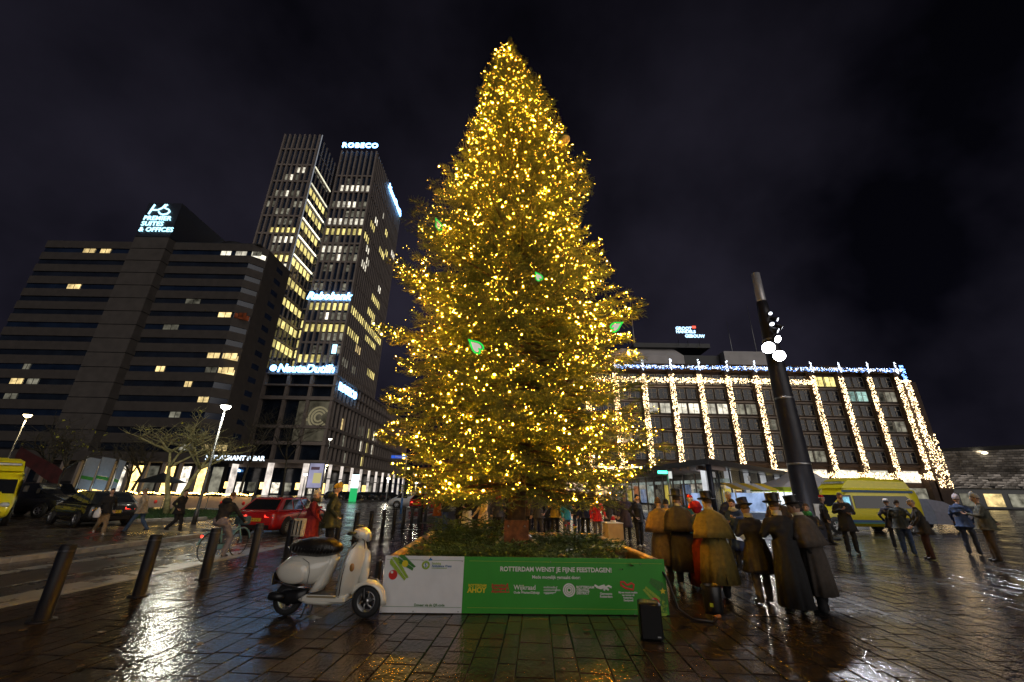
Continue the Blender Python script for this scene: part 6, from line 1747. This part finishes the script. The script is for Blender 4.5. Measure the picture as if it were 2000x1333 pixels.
            rings = [[hx((r_ * (1 + .018 * math.sin(12 * a)) * math.cos(a), r_ * 1.18 * (1 + .018 * math.sin(12 * a)) * math.sin(a) - .004, z + .028 * math.sin(a))) for a in [2 * PI * k / 36 for k in range(36)]] for r_, z in ((.078, .022), (.087, .026), (.089, .055), (.086, .062), (.087, .085), (.076, .125), (.052, .152), (.02, .166), (.004, .168))]
            MB().loft(rings, 0, True).build('beanie', cloth(hc_), t)
        elif d['hat'] == 'santa':
            rings = [[hx((r_ * math.cos(a) + ox, r_ * 1.15 * math.sin(a) - oy, z)) for a in [2 * PI * k / 20 for k in range(20)]] for r_, z, ox, oy in ((.082, .06, 0, 0), (.074, .12, .01, 0), (.045, .16, .04, .03), (.012, .15, .10, .06))]
            MB().loft(rings, 0, True).build('santa_hat', cloth((.5, .02, .02)), t)
            rings = [[hx((r_ * math.cos(a), r_ * 1.17 * math.sin(a), z)) for a in [2 * PI * k / 20 for k in range(20)]] for r_, z in ((.082, .03), (.094, .045), (.082, .065))]
            MB().loft(rings, 0, True).build('hat_trim', cloth((.7, .68, .66)), t)
        elif d['hat'] == 'bonnet':
            rings = [[hx((r_ * math.cos(a), r_ * 1.1 * math.sin(a) + oy, z)) for a in [2 * PI * k / 24 for k in range(24)]] for r_, z, oy in ((.15, .0, .0), (.165, .03, .0), (.13, .07, -.02), (.12, .10, -.03), (.09, .15, -.04), (.03, .175, -.04))]
            MB().loft(rings, 0, True).build('bonnet', cloth(hc_), t)
            MB().ell(hx((0, -.055, .0)), (.115, .085, .11), 16, 10).build('bonnet_back', cloth(hc_), t)
        elif d['hat'] == 'cap':
            rings = [[hx((r_ * math.cos(a), r_ * 1.16 * math.sin(a) - .002, z)) for a in [2 * PI * k / 20 for k in range(20)]] for r_, z in ((.084, .045), (.086, .07), (.074, .11), (.04, .135), (.004, .14))]
            MB().loft(rings, 0, True).build('cap', cloth(hc_), t)
            MB().poly([hx((.075 * math.cos(a), .10 + .075 * math.sin(a), .055)) for a in np.linspace(0, PI, 10)], .012, (0, 0, 1)).build('peak', cloth(hc_), t)
        d['obj'] = t
DK = (.018, .018, .020); JEAN = (.03, .06, .14); BLK = (.012, .012, .014)
GS = 'carol singers in top hats'
# --- the couple by the scooter
Yc = 11.6
wx, mx_ = P(606, 1030, Yc).x, P(645, 1030, Yc + .25).x
person('woman-height figure in a dark red coat and cream beanie carrying a tote', (wx, Yc, 0), 1.66, -1.25, (.20, .010, .016), DK, hat='beanie', hatc=(.62, .56, .46), coat=.52, armL='fore', armR='fore', hair=(.30, .19, .09), scarf=(.02, .02, .022), glove=(.02, .02, .02), look=.1, flare=.95, wide=1.2, skin=2)
PEOPLE[-1]['label'] = 'person in a dark red coat and cream beanie beside the bollards'
person('person in an olive green parka and mustard yellow beanie beside the red coat', (mx_, Yc + .25, 0), 1.84, -1.1, (.040, .045, .018), BLK, hat='beanie', hatc=(.66, .40, .03), coat=.70, armL='pocket', armR='pocket', hood=True, look=-.35, wide=1.25, nod=.2)
# --- cyclist
bx, by = b0.x, b0.y
hd2 = PI / 2 - .12
cq = Matrix.Rotation(hd2, 3, 'Z'); cp = cq @ Vector((.18, 0, 0)) + Vector((bx, by, 0))
person('person in a black jacket riding the teal bicycle', (cp.x, cp.y, -.08), 1.70, hd2 - PI / 2, BLK, (.22, .19, .20), shoes=(.03, .03, .03), pose='bike', armL='bike', armR='bike', lean=.30, hair=(.10, .045, .02), hood=True, wide=1.12)
# --- people on the far pavement
for px, py, yt, kw in ((190, 1046, 968, dict(label='person in an open dark jacket, pale shirt and beige trousers walking', face=-2.2, top=BLK, legs=(.26, .19, .11), shoes=(.5, .5, .5), pose='walk', armL='swing', armR='fore', hair=(.03, .02, .015))),
                       (264, 1040, 968, dict(label='person in a cream padded coat and jeans striding past the lawn', face=1.75, top=(.42, .36, .27), legs=(.05, .09, .17), pose='stride', armL='swing', armR='fore', coat=.74, hair=(.20, .14, .08), lean=.12)),
                       (338, 1040, 962, dict(label='person dressed all in black walking by the lawn kerb', face=-1.7, top=BLK, legs=BLK, pose='walk', armL='swing', armR='pocket', coat=.72, hair=(.03, .02, .015), lean=.08))):
    g = G(px, py); H = min(1.84, max(1.6, P(px, yt, g.y).z)); person(loc=(g.x, g.y, 0), H=H, **kw)
# --- carol singers, seen from behind
def singer(px, py, H, **kw):
    g = G(px, py); person(loc=(g.x, g.y, 0), H=H, group=GS, **kw)
COL = (.52, .47, .38)
singer(1302, 1140, 1.66, label='singer in a golden brown caped coat half under the fir branches', face=-.25, top=(.13, .09, .04), legs=(.06, .05, .04), coat=.36, cape=(.17, .11, .045), armL='hold', armR='hold', hair=(.05, .03, .02), lean=.05, flare=1.1)
singer(1342, 1146, 1.74, label='singer in a top hat and charcoal brown caped coat with white shoes', face=-.25, top=(.040, .036, .036), legs=BLK, shoes=(.6, .58, .55), coat=.28, cape=(.048, .042, .037), hat='top', armL='hold', armR='hold', collar=COL, hair=(.10, .06, .03), lean=.06, flare=1.08, wide=1.02)
singer(1384, 1150, 1.56, label='singer in a crimson bonnet and long red dress', face=.2, top=(.03, .05, .06), legs=(.2, .01, .012), coat=.06, coatc=(.17, .010, .014), hat='bonnet', hatc=(.46, .012, .02), armL='hold', armR='hold', hair=(.08, .04, .02), lean=.10, flare=1.35)
singer(1412, 1172, 1.70, label='singer in a top hat and broad olive mustard caped coat', face=-.05, top=(.165, .120, .024), legs=DK, coat=.27, cape=(.195, .140, .028), hat='top', armL='hold', armR='hold', collar=(.45, .33, .2), hair=(.12, .07, .03), lean=.10, flare=1.18, wide=1.12, vent=True, look=.35)
singer(1497, 1180, 1.60, label='singer in a tilted blue-black top hat, dark frock coat and grey trousers', face=.15, top=(.038, .038, .046), legs=(.27, .23, .18), shoes=(.25, .2, .14), coat=.52, hat='top', hatc=(.014, .016, .045), armL='hold', armR='hold', collar=COL, hair=(.10, .06, .035), lean=.14, flare=1.15, wide=1.08, nod=.22, vent=True)
singer(1560, 1200, 1.68, label='singer in a black top hat and long black coat', face=-.1, top=(.016, .016, .021), legs=BLK, coat=.10, hat='top', armL='hold', armR='hold', collar=(.6, .58, .55), hair=(.08, .05, .03), lean=.12, flare=.95, wide=1.08)
singer(1613, 1200, 1.66, label='singer in a top hat and taupe grey caped greatcoat by the ambulance side', face=.65, top=(.075, .060, .050), legs=BLK, coat=.28, cape=(.095, .076, .062), hat='top', armL='hold', armR='hold', collar=(.6, .57, .52), hair=(.10, .07, .05), lean=.16, flare=1.0, wide=1.04, look=.4)
# --- others among the singers
def at(px, py, Y, H=None, **kw):
    q = P(px, py, Y); kw.setdefault('face', PI)
    person(loc=(q.x, Y, 0), H=H or max(1.52, min(1.86, q.z)), **kw)
at(1346, 968, 11.6, label='person in a red santa hat and teal jacket facing the singers', top=(.02, .11, .15), legs=DK, hat='santa', armL='hold', armR='hold', face=2.9)
at(1420, 960, 12.6, label='grey haired person in a navy shirt among the singers', top=(.02, .025, .06), legs=DK, hair=(.45, .42, .38), face=3.0, armL='pocket', armR='hold')
at(1433, 978, 10.9, 1.66, label='person in a royal blue coat with a pale sash behind the olive cape', top=(.018, .045, .16), legs=DK, coat=.5, hair=(.03, .02, .02), face=2.2, armL='point', armR='hold', scarf=(.4, .4, .42), lean=.15)
at(1512, 962, 11.2, label='person in a brown coat and brown hat behind the black hats', top=(.05, .035, .025), legs=DK, hat='cap', hatc=(.08, .05, .03), face=2.6)
at(1571, 978, 10.4, 1.58, label='person with a green and white scarf behind the taupe cape', top=(.03, .03, .035), legs=DK, scarf=(.04, .28, .09), hair=(.09, .05, .03), face=2.4, armL='hold', armR='hold')
at(1598, 955, 17.5, 1.78, label='person in a santa hat and black jacket beside the ambulance cab', top=BLK, legs=DK, hat='santa', face=-2.2)
at(1300, 985, 10.9, 1.62, label='dark haired person in a yellow cape behind the golden brown coat', top=(.42, .27, .04), legs=DK, cape=(.48, .30, .05), face=-.6, armL='hold', armR='hold', hair=(.015, .012, .012))
# --- standing right of the singers
def stand(px, py, yt, **kw):
    g = G(px, py); person(loc=(g.x, g.y, 0), H=max(1.6, min(1.9, P(px - 15, yt, g.y).z)), **kw)
stand(1668, 1082, 962, label='person in a long black coat and black tights holding a cup', face=2.75, top=(.014, .014, .018), legs=BLK, shoes=(.03, .03, .03), coat=.62, armL=((.26, .0, 1.15), (.12, .22, 1.12)), armR=((.26, .03, 1.15), (.10, .24, 1.24)), hair=(.10, .06, .04), collar=(.4, .38, .36), skin=0, look=.1)
stand(1778, 1084, 975, label='person in a dark green jacket and jeans bending towards the ambulance', face=-1.0, top=(.028, .034, .030), legs=JEAN, armL='fore', armR='pocket', hair=(.03, .02, .016), lean=.18, wide=1.15)
stand(1757, 1072, 975, label='white capped person in a dark coat with a shoulder bag behind the jeans', face=-.7, top=(.03, .028, .04), legs=DK, hat='cap', hatc=(.6, .58, .6), armL='pocket', armR='fore', coat=.7)
stand(1822, 1094, 975, label='person in a dark brown jacket and russet trousers near the ambulance rear', face=.9, top=(.030, .024, .018), legs=(.055, .022, .016), coat=.72, armL='fore', armR='fore', hair=(.30, .24, .20), lean=.10, wide=1.15)
stand(1905, 1084, 968, label='person in a blue jacket and pale cap at the plaza edge', face=-.9, top=(.03, .055, .13), legs=(.03, .04, .07), hat='beanie', hatc=(.5, .42, .44), armL='fore', armR='pocket', lean=.08)
stand(1952, 1098, 965, label='person in a grey green jacket, pale beanie and brown trousers', face=.8, top=(.075, .075, .055), legs=(.07, .05, .035), hat='beanie', hatc=(.38, .36, .32), armL='hold', armR='back', wide=1.2)
# --- onlookers behind the tree
def crowd(px, Y, H, **kw):
    q = P(px, 1010, Y); kw.setdefault('group', 'onlookers behind the tree'); person(loc=(q.x, Y, 0), H=H, **kw)
crowd(853, 20.3, 1.74, label='onlooker in an orange coat behind the tree by the far bollards', face=-1.5, top=(.42, .12, .02), legs=(.05, .1, .22), coat=.62)
crowd(870, 19.8, 1.80, label='onlooker in a dark green jacket and blue jeans behind the tree', face=1.3, top=(.02, .03, .025), legs=(.04, .08, .22), armL='pocket')
crowd(898, 17.5, 1.75, label='onlooker dressed in black beside the white skirt', face=-2.5, top=BLK, legs=BLK, armR='hold')
crowd(912, 16.4, 1.66, label='onlooker in a dark top and white skirt behind the planter', face=2.7, top=DK, legs=DK, coat=.45, coatc=(.58, .57, .58), armL='hold')
crowd(944, 15.2, 1.70, label='onlooker in a long cream coat behind the planter', face=2.2, top=(.55, .44, .30), legs=DK, coat=.40, armL='fore', armR='fore', hair=(.2, .12, .05))
crowd(972, 16.8, 1.76, label='onlooker in a dark jacket with a red sash beside the cream coat', face=-2.8, top=(.03, .035, .06), legs=BLK, armL='hold', scarf=(.4, .02, .02))
crowd(1052, 16.5, 1.78, label='onlooker in a grey suit right behind the rusty collar', face=3.0, top=(.05, .05, .06), legs=(.05, .05, .06), armL='pocket')
crowd(1084, 17.3, 1.74, label='onlooker in a mustard yellow jacket under the low branches', face=2.8, top=(.38, .26, .03), legs=DK, armR='hold')
crowd(1106, 16.3, 1.70, label='onlooker in a bright teal jacket and grey trousers', face=-2.4, top=(.02, .22, .34), legs=(.14, .13, .13), armL='hold')
crowd(1143, 17.0, 1.78, label='onlooker in a navy jacket with a sky blue bag strap', face=2.6, top=(.02, .03, .09), legs=BLK, scarf=(.05, .25, .5))
crowd(1166, 16.0, 1.68, label='onlooker in a bright red jacket and grey trousers', face=-2.9, top=(.50, .015, .02), legs=(.13, .11, .10), armL='fore')
crowd(1222, 17.2, 1.76, label='onlooker in a dark purple coat behind the pedestal box', face=2.9, top=(.05, .04, .07), legs=DK, coat=.5)
crowd(1246, 15.6, 1.72, label='onlooker in black with white sneakers behind the pedestal box', face=-2.6, top=BLK, legs=BLK, shoes=(.6, .6, .6), armR='pocket')
crowd(930, 18.6, 1.72, label='onlooker in a charcoal coat between the white skirt and the cream coat', face=2.4, top=(.03, .03, .034), legs=BLK, coat=.6, armL='hold')
crowd(995, 18.8, 1.80, label='tall onlooker in a black hooded jacket left of the collar', face=2.9, top=BLK, legs=DK, hood=True, armL='pocket', armR='pocket')
crowd(1030, 18.4, 1.70, label='onlooker in a brown jacket half hidden by the trunk', face=-2.9, top=(.06, .035, .02), legs=DK, armR='hold')
crowd(1068, 19.2, 1.76, label='onlooker in a black coat and grey cap behind the mustard jacket', face=2.5, top=BLK, legs=BLK, coat=.55, hat='cap', hatc=(.12, .12, .13))
crowd(1126, 18.7, 1.78, label='onlooker in a black puffer jacket between teal and navy', face=-2.7, top=(.014, .014, .018), legs=(.03, .04, .07), armL='pocket')
crowd(1190, 18.4, 1.74, label='onlooker in a slate grey coat beside the red jacket', face=2.8, top=(.05, .055, .065), legs=BLK, coat=.55)
crowd(1205, 19.6, 1.78, label='onlooker in black with a blue beanie behind the pedestal', face=-2.5, top=BLK, legs=DK, hat='beanie', hatc=(.03, .08, .2))
build_people()

# things people carry
t = thing('tote_bag', 'cream canvas tote bag with black stripes on the red coat shoulder', 'bag', (wx - .20, Yc - .20, .0), -.25)
def pil(z): return [(.19 * math.copysign(abs(math.cos(a)) ** .6, math.cos(a)) * (1 - .1 * (z - .7)), (.065 + .03 * (1 - abs(z - .72) / .3)) * math.sin(a), z) for a in [2 * PI * k / 20 for k in range(20)]]
MB().loft([pil(z) for z in (.55, .58, .68, .80, .92, .97)], 0, True).build('body', cloth((.52, .47, .38)), t)
for x in (-.09, .02, .12): MB().box((x, -.093, .76), (.028, .012, .34)).build('stripe', M_black, t)
MB().tube([(-.1, -.02, .96), (.02, .0, 1.22), (.16, .06, 1.38), (.20, .09, 1.36)], .010, 6).build('strap', M_black, t)
for (d_, off) in ((PEOPLE[7], (0, .36, 1.22)), (PEOPLE[9], (.05, .40, 1.12)), (PEOPLE[10], (0, .40, 1.08))):
    o = d_['obj']; s = d_['H'] / 1.75; pq = Matrix.Rotation(d_['face'], 3, 'Z') @ (Vector(off) * s) + Vector(d_['loc'])
    sh_ = thing('song_sheet', 'open white song sheet held by ' + {7: 'the white shod singer', 9: 'the olive caped singer', 10: 'the singer in grey trousers'}[PEOPLE.index(d_)], 'song sheet', pq, d_['face'])
    for sd in (-1, 1): MB().box((sd * .075, 0, .0), (.145, .20, .006), M=Matrix.Rotation(sd * -.18, 3, 'Y') @ Matrix.Rotation(.5, 3, 'X')).build('page', M_pw, sh_)
d_ = PEOPLE[3]; pq = Matrix.Rotation(d_['face'], 3, 'Z') @ Vector((.26, .30, .62)) + Vector(d_['loc'])
t = thing('shopping_bag', 'white plastic shopping bag held by the person in beige trousers', 'bag', pq)
MB().loft([[(.12 * math.cos(a) * f_, .06 * math.sin(a) * f_, z) for a in [2 * PI * k / 12 for k in range(12)]] for z, f_ in ((-.02, .75), (.03, 1.05), (.18, .95), (.27, .5), (.33, .15))], 0, True).build('body', M_white, t)
